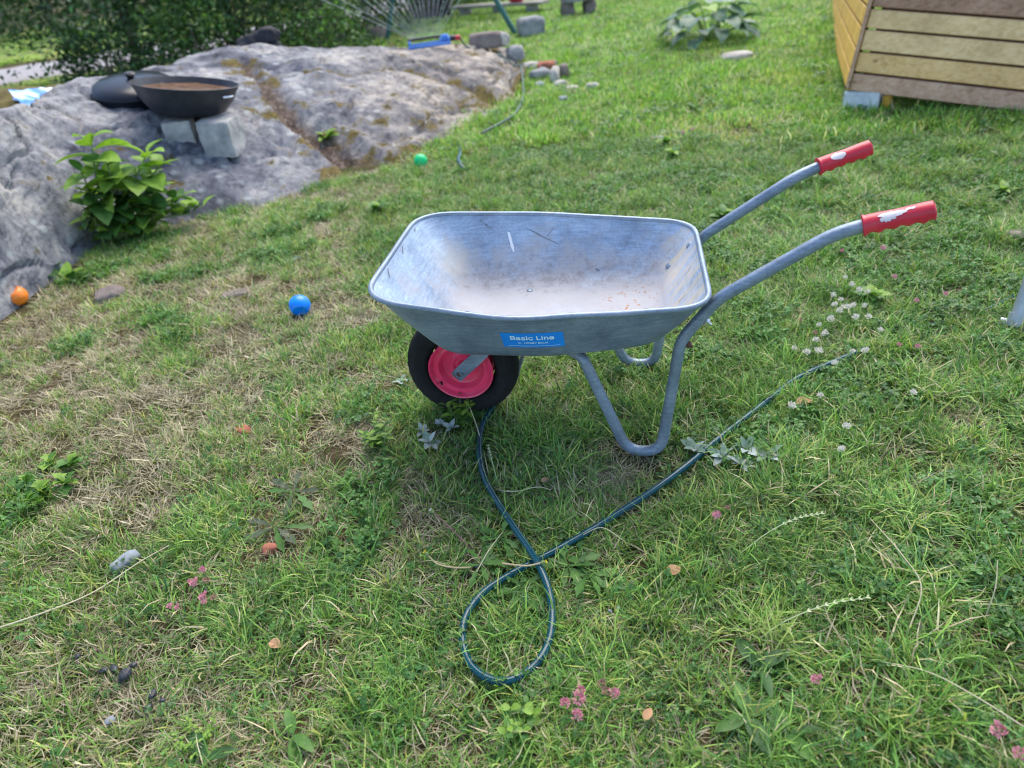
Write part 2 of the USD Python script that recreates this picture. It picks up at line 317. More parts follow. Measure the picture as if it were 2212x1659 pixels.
# ------------------------------------------------------------------ wheelbarrow
def zinc(name, inside=False, dark=1.0):
    """galvanised steel, weathered; the inside of the tray is scuffed, muddy and rust-spotted"""
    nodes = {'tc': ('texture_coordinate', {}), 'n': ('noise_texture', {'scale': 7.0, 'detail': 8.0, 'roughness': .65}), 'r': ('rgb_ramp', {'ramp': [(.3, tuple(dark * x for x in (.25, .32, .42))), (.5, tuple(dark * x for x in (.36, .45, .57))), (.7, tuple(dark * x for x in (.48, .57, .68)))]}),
             'mp': ('mapping', {'scale': (9, 9, 90)}), 'ns': ('noise_texture', {'scale': 2.0, 'detail': 5.0}), 'rs': ('rgb_ramp', {'ramp': [(.3, (.82, .82, .82)), (.7, (1.1, 1.1, 1.1))]}), 'm0': ('mix', {'mix_type': 'multiply', 'fac': 1.0}),
             'v': ('voronoi_texture', {'scale': 160.0}), 'rvr': ('map_range', {'from_min': 0, 'from_max': 1, 'to_min': .86, 'to_max': 1.1}), 'vb': ('rgb_to_bw', {}), 'm1': ('mix', {'mix_type': 'multiply', 'fac': 1.0}),
             'rr': ('map_range', {'from_min': .3, 'from_max': .7, 'to_min': .34, 'to_max': .58}), 'p': ('principled_bsdf', {'metallic': .60, 'roughness': .45, 'specular_ior_level': .5}), 'b': ('bump', {'strength': .12, 'distance': .004})}
    links = [('tc.object', 'n.vector'), ('tc.object', 'mp.vector'), ('mp.vector', 'ns.vector'), ('tc.object', 'v.vector'), ('n.fac', 'r.fac'), ('ns.fac', 'rs.fac'), ('r.color', 'm0.color1'), ('rs.color', 'm0.color2'), ('v.color', 'vb.color'), ('vb.val', 'rvr.value'),
             ('m0.color', 'm1.color1'), ('rvr.result', 'm1.color2'), ('n.fac', 'rr.value'), ('rr.result', 'p.roughness'), ('n.fac', 'b.height'), ('b.normal', 'p.normal')]
    out = 'm1.color'
    if inside:
        nodes |= {'sx': ('separate_xyz', {}),
            # dried mud: a film over the floor and lower walls, denser low down
            'nd': ('noise_texture', {'scale': 9.0, 'detail': 9.0, 'roughness': .72, 'distortion': .4}), 'hz': ('map_range', {'from_min': .34, 'from_max': .56, 'to_min': .20, 'to_max': -.16}), 'ad': ('math', {'math_type': 'add'}),
            'rd': ('rgb_ramp', {'ramp': [(.38, (0, 0, 0)), (.62, (.88, .88, .88))]}), 'md': ('mix', {'color2': (.40, .385, .395)}),
            # dark scuffs at the foot of the far wall
            'nk': ('noise_texture', {'scale': 30.0, 'detail': 7.0, 'roughness': .8}), 'fy': ('map_range', {'from_min': .14, 'from_max': .26, 'to_min': 0, 'to_max': .16, 'clamp': True}), 'fz': ('map_range', {'from_min': .38, 'from_max': .50, 'to_min': 1, 'to_max': .12, 'clamp': True}), 'fm': ('math', {'math_type': 'multiply'}),
            'ak': ('math', {'math_type': 'add'}), 'rk': ('rgb_ramp', {'ramp': [(.58, (0, 0, 0)), (.76, (.6, .6, .6))]}), 'mk': ('mix', {'color2': (.19, .175, .17)}),
            # rust spots near the rear end of the floor and streaks on the rear wall
            'vr': ('voronoi_texture', {'scale': 55.0, 'randomness': 1.0}), 'nv': ('noise_texture', {'scale': 60.0, 'detail': 3.0}), 'vd': ('math', {'math_type': 'multiply_add', 'value2': .35}), 'rx': ('rgb_ramp', {'ramp': [(.36, (1, 1, 1)), (.44, (0, 0, 0))]}),
            'ds': ('vector_math', {'vector_math_type': 'distance', 'math_type': 'distance', 'vector2': (-.03, .10, .364)}), 'rp': ('rgb_ramp', {'ramp': [(.06, (1, 1, 1)), (.12, (0, 0, 0))]}), 'mx': ('math', {'math_type': 'multiply'}), 'mr': ('mix', {'color2': (.36, .17, .06)}),
            'mq': ('mapping', {'scale': (4, 34, 5)}), 'nq': ('noise_texture', {'scale': 1.2, 'detail': 6.0}), 'rq': ('rgb_ramp', {'ramp': [(.40, (0, 0, 0)), (.62, (.85, .85, .85))]}), 'fx': ('map_range', {'from_min': .06, 'from_max': .105, 'to_min': 0, 'to_max': .8, 'clamp': True}), 'mxq': ('math', {'math_type': 'multiply'}), 'mw': ('mix', {'color2': (.56, .47, .31)}),
            # yellowish lime film on the front corner
            'dy': ('vector_math', {'math_type': 'distance', 'vector2': (-.62, .22, .50)}), 'ry': ('rgb_ramp', {'ramp': [(.02, (.6, .6, .6)), (.11, (0, 0, 0))]}), 'my': ('math', {'math_type': 'multiply'}), 'mz': ('mix', {'color2': (.76, .72, .52)}),
            'rm': ('map_range', {'from_min': 0, 'from_max': 1, 'to_min': .55, 'to_max': .10}), 'rm2': ('map_range', {'from_min': 0, 'from_max': 1, 'to_min': .55, 'to_max': .85})}
        links = [x for x in links if x != ('rr.result', 'p.roughness')]
        links += [('tc.object', k + '.vector') for k in ('nd', 'nk', 'vr', 'nv', 'mq')] + [('tc.object', 'sx.vector'), ('tc.object', 'ds.vector1'), ('tc.object', 'dy.vector1'), ('mq.vector', 'nq.vector'),
            ('sx.z', 'hz.value'), ('nd.fac', 'ad.value1'), ('hz.result', 'ad.value2'), ('ad.value', 'rd.fac'), ('rd.color', 'md.fac'), ('m1.color', 'md.color1'),
            ('sx.y', 'fy.value'), ('sx.z', 'fz.value'), ('fy.result', 'fm.value1'), ('fz.result', 'fm.value2'), ('fm.value', 'ak.value1'), ('nk.fac', 'ak.value2'), ('ak.value', 'rk.fac'), ('rk.color', 'mk.fac'), ('md.color', 'mk.color1'),
            ('nv.fac', 'vd.value1'), ('vr.distance', 'vd.value3'), ('vd.value', 'rx.fac'), ('ds.value', 'rp.fac'), ('rx.color', 'mx.value1'), ('rp.color', 'mx.value2'), ('mx.value', 'mr.fac'), ('mk.color', 'mr.color1'),
            ('nq.fac', 'rq.fac'), ('sx.x', 'fx.value'), ('rq.color', 'mxq.value1'), ('fx.result', 'mxq.value2'), ('mxq.value', 'mw.fac'), ('mr.color', 'mw.color1'),
            ('dy.value', 'ry.fac'), ('ry.color', 'my.value1'), ('nd.fac', 'my.value2'), ('my.value', 'mz.fac'), ('mw.color', 'mz.color1'),
            ('rd.color', 'rm.value'), ('rm.result', 'p.metallic'), ('rd.color', 'rm2.value'), ('rm2.result', 'p.roughness')]
        del nodes['ds'][1]['vector_math_type']
        out = 'mz.color'
    links.append((out, 'p.base_color'))
    return usdkit.material(stage, L + name, nodes, links, surface='p.BSDF')
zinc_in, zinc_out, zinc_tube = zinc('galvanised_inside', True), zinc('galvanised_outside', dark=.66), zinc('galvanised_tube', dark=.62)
rubber = noisy('black_rubber', [(.35, (.006, .006, .007)), (.7, (.014, .014, .015))], 20, .7, bump=.2, bscale=90, spec=.22)
red_plastic = noisy('worn_red_plastic', [(.3, (.42, .012, .03)), (.6, (.54, .022, .045)), (.8, (.58, .05, .07))], 14, .36, spec=.5)
red_paint = noisy('red_rim_paint', [(.3, (.70, .03, .10)), (.7, (.82, .06, .15))], 8, .3, spec=.5, coat=.4)
grip_white = noisy('worn_white_patch', [(.3, (.55, .48, .50)), (.7, (.72, .68, .70))], 40, .6)
rust = noisy('rusty_steel', [(.3, (.05, .02, .015)), (.6, (.14, .06, .035)), (.8, (.20, .12, .08))], 60, .8, metal=.2, bump=.4)
bright_steel = noisy('bright_steel', [(.3, (.6, .62, .65)), (.7, (.75, .77, .8))], 30, .25, metal=1.0)
blue_label = noisy('blue_label', [(.3, (.01, .20, .66)), (.7, (.015, .25, .76))], 6, .35, coat=.3)
pale_print = noisy('pale_print', [(.3, (.60, .78, .85)), (.7, (.70, .86, .92))], 20, .5)

BX, BY, BYAW = .434, 1.965, math.radians(-11.48)
barrow = thing('wheelbarrow', 'galvanised steel wheelbarrow with red grips and red rimmed wheel on the grass', 'wheelbarrow', (BX, BY, 0), BYAW)
def loop(P, rad, nc=10, ne=12):
    P = np.asarray(P, float); m = len(P); out = []
    A, B = [], []
    for i in range(m):
        a, b = P[i - 1] - P[i], P[(i + 1) % m] - P[i]
        A.append(P[i] + a / np.linalg.norm(a) * rad[i]); B.append(P[i] + b / np.linalg.norm(b) * rad[i])
    for i in range(m):
        for t in np.linspace(0, 1, nc, endpoint=False): out.append((1 - t) ** 2 * A[i] + 2 * t * (1 - t) * P[i] + t * t * B[i])
        for t in np.linspace(0, 1, ne, endpoint=False): out.append(B[i] * (1 - t) + A[(i + 1) % m] * t)
    return np.array(out)
rimP = [(-.765, -.335, .618), (-.331, -.390, .572), (.174, -.302, .545), (.174, .302, .545), (-.331, .390, .572), (-.765, .335, .618)]
flP = [(-.590, -.250, .374), (-.31, -.268, .366), (.055, -.220, .370), (.055, .220, .370), (-.31, .268, .366), (-.590, .250, .374)]
RIM, FLR = loop(rimP, [.13, .09, .10, .10, .09, .13]), loop(flP, [.085, .06, .10, .10, .06, .085])
inner = FLR.copy(); cen = np.array([-.22, 0, .364]); dv = cen - inner; dv[:, 2] = 0
inner += dv / np.linalg.norm(dv, axis=1, keepdims=True) * .075; inner[:, 2] = .364
def wall(t):
    """the tray's inside between its rim (t = 0) and the edge of its flat floor (t = 1)"""
    if t < .62: s = t / .62 * .80; return RIM + (FLR - RIM) * s + np.array([0, 0, -1]) * (np.sin(np.pi * min(t / .62, 1)) * .006)
    s = (t - .62) / .38; a = RIM + (FLR - RIM) * .80
    return (1 - s) ** 2 * a + 2 * s * (1 - s) * FLR + s * s * inner
TS = np.concatenate([np.linspace(0, .62, 10), np.linspace(.62, 1, 10)[1:]])
rings = [wall(t) for t in TS] + [inner + (cen - inner) * s for s in (.2, .4, .6, .8, .97)]
rings = np.array(rings); nl = len(RIM)
def ring_mesh(R):
    m, k = R.shape[:2]; i = np.arange(m - 1)[:, None]; j = np.arange(k)[None]; j2 = (j + 1) % k
    q = np.stack([i * k + j, i * k + j2, (i + 1) * k + j2, (i + 1) * k + j], -1).reshape(-1, 4)
    v = np.vstack([R.reshape(-1, 3), R[-1].mean(0)]); c = len(v) - 1; e = (m - 1) * k
    return v, np.vstack([q[:, [0, 1, 2]], q[:, [0, 2, 3]], [[c, e + x, e + (x + 1) % k] for x in range(k)]])
vin, fin = ring_mesh(rings)
vin = vin.copy()
dent = (meshkit.fbm(vin * np.array([5, 5, 5]), 3, 8) - .5) * .010
tin = trimesh.Trimesh(vin, fin, process=False); nin = np.array(tin.vertex_normals)
if nin[-1][2] < 0: fin = fin[:, ::-1]; nin = -nin
vin = vin + nin * dent[:, None]
vout = vin - nin * .0035
vout[:nl] = vin[:nl] - nin[:nl] * .0035
tray = obj('tray', (vin, fin), zinc_in, barrow, smooth=True)
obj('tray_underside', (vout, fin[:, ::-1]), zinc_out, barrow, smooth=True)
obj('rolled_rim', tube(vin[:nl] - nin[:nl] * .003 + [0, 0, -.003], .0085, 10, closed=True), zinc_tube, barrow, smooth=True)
for i, (p, nv) in enumerate([((.145, .19, .505), (-1, 0, .4)), ((.105, .215, .41), (-1, -.2, .5)), ((-.376, .205, .37), (0, 0, 1)), ((.10, -.16, .43), (-1, 0, .5)), ((.02, 0.02, .352), (0, 0, 1))]):
    k = np.argmin(np.linalg.norm(vin - np.array(p), axis=1)); n_ = nin[k]
    v, f = lathe([(0, .0045), (.006, .0042), (.0098, .0025), (.0112, 0), (.0112, -.002)], 14)
    v = v @ trimesh.geometry.align_vectors([0, 0, 1], n_)[:3, :3].T + vin[k] + n_ * .0005
    obj('bolt_head', (v, f), zinc_tube, barrow)
# marks on the inside of the far wall: a white stroke and black scratches
def wall_patch(k0, k1, t0, t1, w, n=8, off=.0012):
    """a thin stroke lying on the inside of the tray, from loop position k0 and depth t0 to k1 and t1"""
    P, N = [], []
    for s in np.linspace(0, 1, n):
        k = (k0 + (k1 - k0) * s) % nl; t = (t0 + (t1 - t0) * s) * (len(TS) - 1); a, b = int(k), int(t); u, w_ = k - a, t - b
        idx = [min(b, 17) * nl + a, min(b, 17) * nl + (a + 1) % nl, (min(b, 17) + 1) * nl + a, (min(b, 17) + 1) * nl + (a + 1) % nl]
        ws = [(1 - u) * (1 - w_), u * (1 - w_), (1 - u) * w_, u * w_]
        P.append(sum(vin[i] * x for i, x in zip(idx, ws))); N.append(sum(nin[i] * x for i, x in zip(idx, ws)))
    P, N = np.array(P), np.array(N); T = np.gradient(P, axis=0); S = np.cross(N, T); S /= np.linalg.norm(S, axis=1, keepdims=True)
    ww = w * (.35 + .65 * np.sin(np.pi * np.linspace(.12, .92, n)))[:, None] * (.8 + .4 * rng.random((n, 1)))
    V = np.vstack([P + S * ww / 2 + N * off, P - S * ww / 2 + N * off]); i = np.arange(n - 1)
    return V, np.vstack([np.stack([i, i + 1, i + n + 1], 1), np.stack([i, i + n + 1, i + n], 1)])
def near_k(x, y):
    return int(np.argmin(np.linalg.norm(RIM[:, :2] - [x, y], axis=1)))
white_mark = noisy('white_scrape', [(.3, (.7, .72, .75)), (.7, (.82, .84, .86))], 30, .7)
black_mark = noisy('black_scratch', [(.35, (.07, .07, .08)), (.6, (.24, .26, .29))], 110, .6, metal=.3)
kf = near_k(-.5, .36)
def kx(x): return near_k(x, .39 if x > -.5 else .36)
obj('white_scrape', wall_patch(kx(-.47), kx(-.47) + .25, .16, .34, .011), white_mark, barrow)
for a, b, t0, t1, w in [(-.40, -.35, .13, .19, .003), (-.36, -.28, .18, .27, .0025), (-.33, -.30, .20, .12, .0022), (-.57, -.53, .06, .14, .003), (-.09, -.088, .50, .55, .005)]:
    obj('scratch', wall_patch(kx(a), kx(b), t0, t1, w), black_mark, barrow)
for y0, y1, t0, t1 in [(.03, .02, .12, .22), (-.10, -.105, .24, .36), (-.06, -.065, .14, .18)]:
    obj('scratch', wall_patch(near_k(.18, y0), near_k(.18, y1), t0, t1, .0026), black_mark, barrow)
for y0, y1, t0, t1, w in [(.22, .19, .03, .05, .004), (.07, .03, .03, .06, .005), (-.10, -.13, .03, .07, .004)]:
    obj('scratch', wall_patch(near_k(-.765, y0), near_k(-.765, y1), t0, t1, w), black_mark, barrow)
# tubes
TR = .0170
for s in (-1, 1):
    path = rounded([(-.485, s * .073, .312), (-.42, s * .095, .335), (-.222, s * .160, .341), (-.178, s * .198, .330), (-.052, s * .258, .022), (.050, s * .258, .022), (.104, s * .218, .392), (.200, s * .224, .524), (.475, s * .233, .700), (.60, s * .254, .7395)],
                   [.03, .03, .03, .02, .050, .050, .034, .034, .05, .02], 9)
    dense = [path[0]]
    for a, b in zip(path[:-1], path[1:]):
        k = max(1, int(np.linalg.norm(b - a) / .03)); dense += [a + (b - a) * (x + 1) / k for x in range(k)]
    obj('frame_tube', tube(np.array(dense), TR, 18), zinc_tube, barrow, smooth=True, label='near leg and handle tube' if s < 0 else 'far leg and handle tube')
    A, B = np.array([.532, s * .243, .7205]), np.array([.683, s * .268, .760]); t = np.linspace(0, 1, 44); D = B - A
    rr = .0232 + .0007 * np.sin(t * 9) + .0022 * ((t < .04) | (t > .955)) - .010 * np.clip((t - .97) / .03, 0, 1)
    gv, gf_ = tube(A + D * t[:, None], rr, 22)
    low = np.cross(np.cross(D, [0, 0, 1]), D); low /= np.linalg.norm(low); low = -low if low[2] > 0 else low
    tt = np.clip(((gv - A) @ D) / (D @ D), 0, 1); side = np.clip(((gv - A - tt[:, None] * D) @ low) / .023, 0, 1)
    gv = gv + low * (side * .0030 * np.sin(tt * 2 * np.pi * 5 + .8))[:, None]
    gr = obj('grip', (gv, gf_), red_plastic, barrow, smooth=True)
    # worn pale patches on the grip's upper side, each a thin flake of its own outline
    Dn = D / np.linalg.norm(D); up_ = -low; out_ = np.cross(Dn, up_); out_ = out_ if out_[1] < 0 else -out_
    def flake(t0, t1, a0, spread, seed):
        n, m = 26, 7; V = []
        for i, tq in enumerate(np.linspace(t0, t1, n)):
            e = math.sin(math.pi * (i + .3) / n) ** .5; j1 = spread * e * (.45 + 1.1 * meshkit.noise(np.array([i * .9, seed, 0.]), 1)); j2 = spread * e * (.45 + 1.1 * meshkit.noise(np.array([i * .7, seed + 9, 0.]), 2))
            for x in np.linspace(-j1, j2, m):
                a = a0 + x; r_ = np.interp(tq, t, rr) + .0007
                V.append(A + D * tq + (up_ * math.cos(a) + out_ * math.sin(a)) * r_)
        q = (np.arange(n - 1)[:, None] * m + np.arange(m - 1)[None]).ravel()
        return np.array(V), np.vstack([np.stack([q, q + 1, q + m + 1], 1), np.stack([q, q + m + 1, q + m], 1)])
    for (t0, t1, a0, sp) in ([(.22, .62, .62, .30), (.24, .46, 1.05, .28), (.60, .74, .42, .16)] if s < 0 else [(.22, .50, .75, .45)]):
        obj('worn_patch', flake(t0, t1, a0, sp, t0 * 30 + a0), grip_white, gr, smooth=True)
    for (x, z, m_) in ([(.156, .462, bright_steel), (.108, .392, rust)]):
        hv, hf = lathe([(0, .0), (.0105, 0), (.0115, .003), (.0115, .009), (.0085, .011), (.0045, .011), (.0045, .021), (0, .021)], 6)
        dirn = np.array([.82, 0, -.57]); hv = hv @ trimesh.geometry.align_vectors([0, 0, 1], dirn)[:3, :3].T + np.array([x, s * .221, z]) + dirn * TR * .9
        obj('nut', (hv, hf), m_, barrow, smooth=20)
    # flat fork end holding the axle
    p0, p1 = np.array([-.600, s * .066, .200]), np.array([-.455, s * .078, .340]); d = p1 - p0; d /= np.linalg.norm(d); h = np.cross(d, [0, 1, 0]); h /= np.linalg.norm(h)
    cs = rounded([(-.025, -.022), (-.025, .022), (.10, .022), (.20, .018)], .014, 5); cs = np.vstack([cs, rounded([(.20, -.018), (.10, -.022), (-.025, -.022)], .015, 5)])
    from shapely.geometry import Polygon
    ex = trimesh.creation.extrude_polygon(Polygon(cs).buffer(0), .006, engine='earcut')
    ev = np.array(ex.vertices); yv = np.array([0, 1.0, 0])
    kink = np.where(ev[:, 0] > .05, .006, 0.0)
    ev = p0 + ev[:, [0]] * d + ev[:, [1]] * h + (ev[:, [2]] - .003 + kink[:, None] * s) * yv
    br = obj('fork_plate', (ev, ex.faces), zinc_tube, barrow, smooth=25)
    wv, wf = lathe([(0, .007), (.019, .006), (.0225, 0)], 20, 'y'); wv[:, 1] *= -s
    obj('washer', (wv + [p0[0], s * .0695, p0[2]], wf), rust, br)
    bv, bf = lathe([(0, .020), (.009, .019), (.0105, .015), (.0105, 0)], 14, 'y'); bv[:, 1] *= -s
    obj('axle_bolt', (bv + [p0[0], s * .074, p0[2]], bf), bright_steel, br)
obj('front_stay', tube(np.array([(-.36, .13, .335), (-.40, .10, .20), (-.44, .08, .085)]), .007, 10), zinc_tube, barrow)
# wheel
wheel = UsdGeom.Xform.Define(stage, path_for('wheel', str(barrow.GetPath())))
wheel.AddTranslateOp().Set(Gf.Vec3d(-.602, 0, .198)); wheel = wheel.GetPrim()
a = np.linspace(0, 2 * np.pi, 40, endpoint=False); R0, hw, hh = .151, .048, .041
sec = np.stack([R0 + hh * np.sign(np.cos(a)) * abs(np.cos(a)) ** .85, hw * np.sign(np.sin(a)) * abs(np.sin(a)) ** .8], 1)
sec[:, 0] += np.where(np.isin(np.arange(40), (2, 5, 35, 38)), -.0035, 0) * 1.0; sec[:, 1] *= 1 + np.where(np.isin(np.arange(40), (9, 31)), .035, 0) - np.where(np.isin(np.arange(40), (12, 28)), .03, 0)
tv, tf = lathe(np.vstack([sec, sec[:1]]), 72, 'y'); ang = np.arctan2(tv[:, 2], tv[:, 0]); rad = np.hypot(tv[:, 0], tv[:, 2])
bump_ = np.where((rad > R0 + hh * .72), .0010 * np.sign(np.sin(ang * 36 + tv[:, 1] * 60)), 0); tv = tv * np.where(np.arange(3) == 1, 1, 1 + (bump_ / np.maximum(rad, .01))[:, None])
obj('tyre', (tv, tf), rubber, wheel, smooth=28)
prof = [(.114, .046), (.1175, .049), (.116, .051), (.111, .049), (.106, .040), (.101, .034), (.096, .034), (.090, .037), (.084, .036), (.078, .026), (.072, .016), (.060, .012), (.050, .012), (.044, .016), (.034, .016), (.028, .012), (.0215, .013), (.0205, .046), (.012, .048), (0, .048)]
for s in (-1, 1):
    rv, rf = lathe([(r * .95, -s * z) for r, z in prof], 56, 'y')
    obj('rim', (rv, rf), red_paint, wheel, smooth=30)
va, vb = np.array([-.078, -.040, -.05]), np.array([-.070, -.058, -.045])
obj('valve', tube(np.array([va, vb]), .004, 10), rubber, wheel)
obj('axle', lathe([(0, -.07), (.008, -.07), (.008, .07), (0, .07)], 14, 'y'), rust, wheel)
# sticker on the near wall
def wall_out(x, t):
    """point and outward normal of the near outer wall at length x and depth t (0 rim, 1 floor)"""
    kk = np.arange(nl); sel = kk[(RIM[:, 1] < -.29)]; o_ = sel[np.argsort(RIM[sel, 0])]
    tq = t * (len(TS) - 1); b = int(tq); w_ = tq - b
    row = lambda b_, A_: A_[b_ * nl + o_]
    P = row(b, vout) * (1 - w_) + row(b + 1, vout) * w_; N = -(row(b, nin) * (1 - w_) + row(b + 1, nin) * w_)
    p = np.array([np.interp(x, P[:, 0], P[:, c]) for c in range(3)]); n_ = np.array([np.interp(x, P[:, 0], N[:, c]) for c in range(3)])
    return p, n_ / np.linalg.norm(n_)
SX0, SX1, ST0, ST1 = -.388, -.217, .185, .395
def on_wall(u, v, off):
    p, n_ = wall_out(SX0 + (SX1 - SX0) * u - .006 * (1 - v) * 0, ST0 + (ST1 - ST0) * (1 - v)); return p + n_ * off
nu, nv_ = 24, 8
gv = np.array([on_wall(u, v, .0011) for v in np.linspace(0, 1, nv_) for u in np.linspace(0, 1, nu)])
q = (np.arange(nv_ - 1)[:, None] * nu + np.arange(nu - 1)[None]).ravel()
label = obj('label', (gv, np.vstack([np.stack([q, q + 1, q + nu + 1], 1), np.stack([q, q + nu + 1, q + nu], 1)])), blue_label, barrow, smooth=True, label='blue maker label on the near wall')
LW, LH = .171, .070
def print_text(text, h, cx, cy, width=None, bold=False, serif=False):
    m = meshkit.text_mesh(text, h, .0004, bold=bold); v = np.array(m.vertices)
    if len(m.faces) > 0: m = trimesh.Trimesh(*trimesh.remesh.subdivide_to_size(v, m.faces, .006)); v = np.array(m.vertices)
    w = np.ptp(v[:, 0]); k = (width / w) if width else 1
    x = (v[:, 0] - v[:, 0].min()) * k; x = x - np.ptp(x) / 2
    out = np.array([on_wall(np.clip(.5 + (cx + a) / LW, 0, 1), np.clip(.5 + (cy + b) / LH, 0, 1), .0015 + c) for a, b, c in zip(x, v[:, 1], v[:, 2])])
    obj('lettering', (out, m.faces), pale_print, label, smooth=False)
print_text('Basic Line', .0165, .0, .006, .120, True)
print_text('by', .0065, -.036, -.0125, .0085)
print_text('HÖRBY BRUK', .0062, .008, -.0125, .066, True)
bars = np.array([on_wall(u, v, .0014) for v in (.115, .135) for u in np.linspace(.08, .92, 12)])
q = np.arange(11); obj('print_line', (bars, np.vstack([np.stack([q, q + 1, q + 13], 1), np.stack([q, q + 13, q + 12], 1)])), pale_print, label)
# ------------------------------------------------------------------ leaf and blade builders
def leaf(Ln, W, n=5, fold=.25, droop=.5, wide=.45, teeth=0, wave=0.0):
    """a leaf along +x, midrib on y = 0; wide = where it is widest; teeth = notches per side"""
    n = max(n, 2 * teeth + 1) if teeth else n
    s = np.linspace(0, 1, n + 1); k = math.log(.5) / math.log(wide)
    w = W / 2 * np.sin(np.pi * s ** k) ** .8
    if teeth: w = w * np.where(np.arange(n + 1) % 2 == 0, .55, 1.0)
    ang = -droop * s; x = np.concatenate([[0], np.cumsum(np.cos(ang[1:]))]) * Ln / n; z = np.concatenate([[0], np.cumsum(np.sin(ang[1:]))]) * Ln / n
    zz = z + w * fold + wave * W * np.sin(s * 9)
    mid = np.stack([x, 0 * x, z], 1); a = np.stack([x, w, zz], 1)[1:-1]; b = np.stack([x, -w, zz], 1)[1:-1]
    V = np.vstack([mid, a, b]); m = n + 1; Fc = []
    for o_, sg in ((m, 1), (m + n - 1, -1)):
        for i in range(n):
            p, q_ = i, i + 1; e0, e1 = o_ + i - 1, o_ + i
            tri = [[p, q_, e1]] if i == 0 else [[p, q_, e0]] if i == n - 1 else [[p, q_, e1], [p, e1, e0]]
            Fc += [t if sg > 0 else t[::-1] for t in tri]
    return V, np.array(Fc)
def place(mesh, loc, az=0, el=0, roll=0, scale=1):
    v, f = mesh
    M = trimesh.transformations.euler_matrix(roll, -el, az, 'sxyz')[:3, :3]
    return v @ M.T * scale + np.asarray(loc), f
def blades(n, rad, ln, wd, lean, bend, palette, weights, seed, root=(.88, .82, .72)):
    r = np.random.default_rng(seed); th = r.random(n) * 6.283; rr = rad * np.sqrt(r.random(n))
    P = np.stack([rr * np.cos(th), rr * np.sin(th), np.full(n, -.004)], 1)
    az = r.random(n) * 6.283; Ls = r.uniform(*ln, n); W = r.uniform(*wd, n); a0 = r.uniform(*lean, n); b = r.uniform(*bend, n)
    side = np.stack([-np.sin(az), np.cos(az), r.normal(0, .25, n)], 1); side /= np.linalg.norm(side, axis=1, keepdims=True)
    K = 3; pts = [P]
    for k in range(K):
        an = a0 + b * (k + .5) / K; az_ = az + r.normal(0, .18, n)
        pts.append(pts[-1] + (Ls / K)[:, None] * np.stack([np.sin(an) * np.cos(az_), np.sin(an) * np.sin(az_), np.cos(an)], 1))
    pts = np.array(pts)
    pts[1:, :, 2] = np.maximum(pts[1:, :, 2], .001)
    wds = np.array([.8, 1.0, .72])[:, None] * W
    V = np.concatenate([pts[:3] + side[None] * wds[..., None] / 2, pts[:3] - side[None] * wds[..., None] / 2, pts[3:4]], 0)      # 7, n, 3
    V = V.transpose(1, 0, 2)
    T = np.array([[0, 3, 1], [3, 4, 1], [1, 4, 2], [4, 5, 2], [2, 5, 6]])
    Fc = (T[None] + 7 * np.arange(n)[:, None, None]).reshape(-1, 3)
    pal = np.array(palette)[r.choice(len(palette), n, p=np.array(weights) / sum(weights))] * r.uniform(.62, 1.36, (n, 1))
    g_ = np.array([0, .55, 1, 0, .55, 1, 1.0])[None, :, None]
    C = pal[:, None] * (np.array(root)[None, None] * (1 - g_) + g_ * np.array([1.0, 1.0, 1.0]))
    C = C + (1 - g_) * np.array([.02, .018, .006])
    return V.reshape(-1, 3), Fc, C.reshape(-1, 3)
def clover_patch(n, rad, size, hgt, palette, seed, leaflets=3):
    r = np.random.default_rng(seed); V, Fc, C, k = [], [], [], 0
    for _ in range(n):
        th = r.random() * 6.283; q = rad * math.sqrt(r.random()); h = r.uniform(*hgt); c = np.array([q * math.cos(th), q * math.sin(th), h]); col = np.array(palette[r.integers(len(palette))]) * r.uniform(.8, 1.2)
        tl = rotm(r.normal(0, .35), r.normal(0, .35), r.random() * 6.28); s = r.uniform(*size)
        for l in range(leaflets):
            a = l * 6.283 / leaflets; v, f = leaf(s, s * .95, 4, .22, .35, .62)
            M = rotm(0, 0, a); v = (v @ M.T) @ tl.T + c
            V.append(v); Fc.append(f + k); C.append(np.tile(col * r.uniform(.88, 1.12), (len(v), 1))); k += len(v)
        st = np.array([[c[0] * .8, c[1] * .8, -.003], c]); v = np.vstack([st + [.0007, 0, 0], st - [.0007, 0, 0]]); V.append(v); Fc.append(np.array([[0, 1, 3], [0, 3, 2]]) + k); C.append(np.tile(col * .9, (4, 1))); k += 4
    return np.vstack(V), np.vstack(Fc), np.vstack(C)
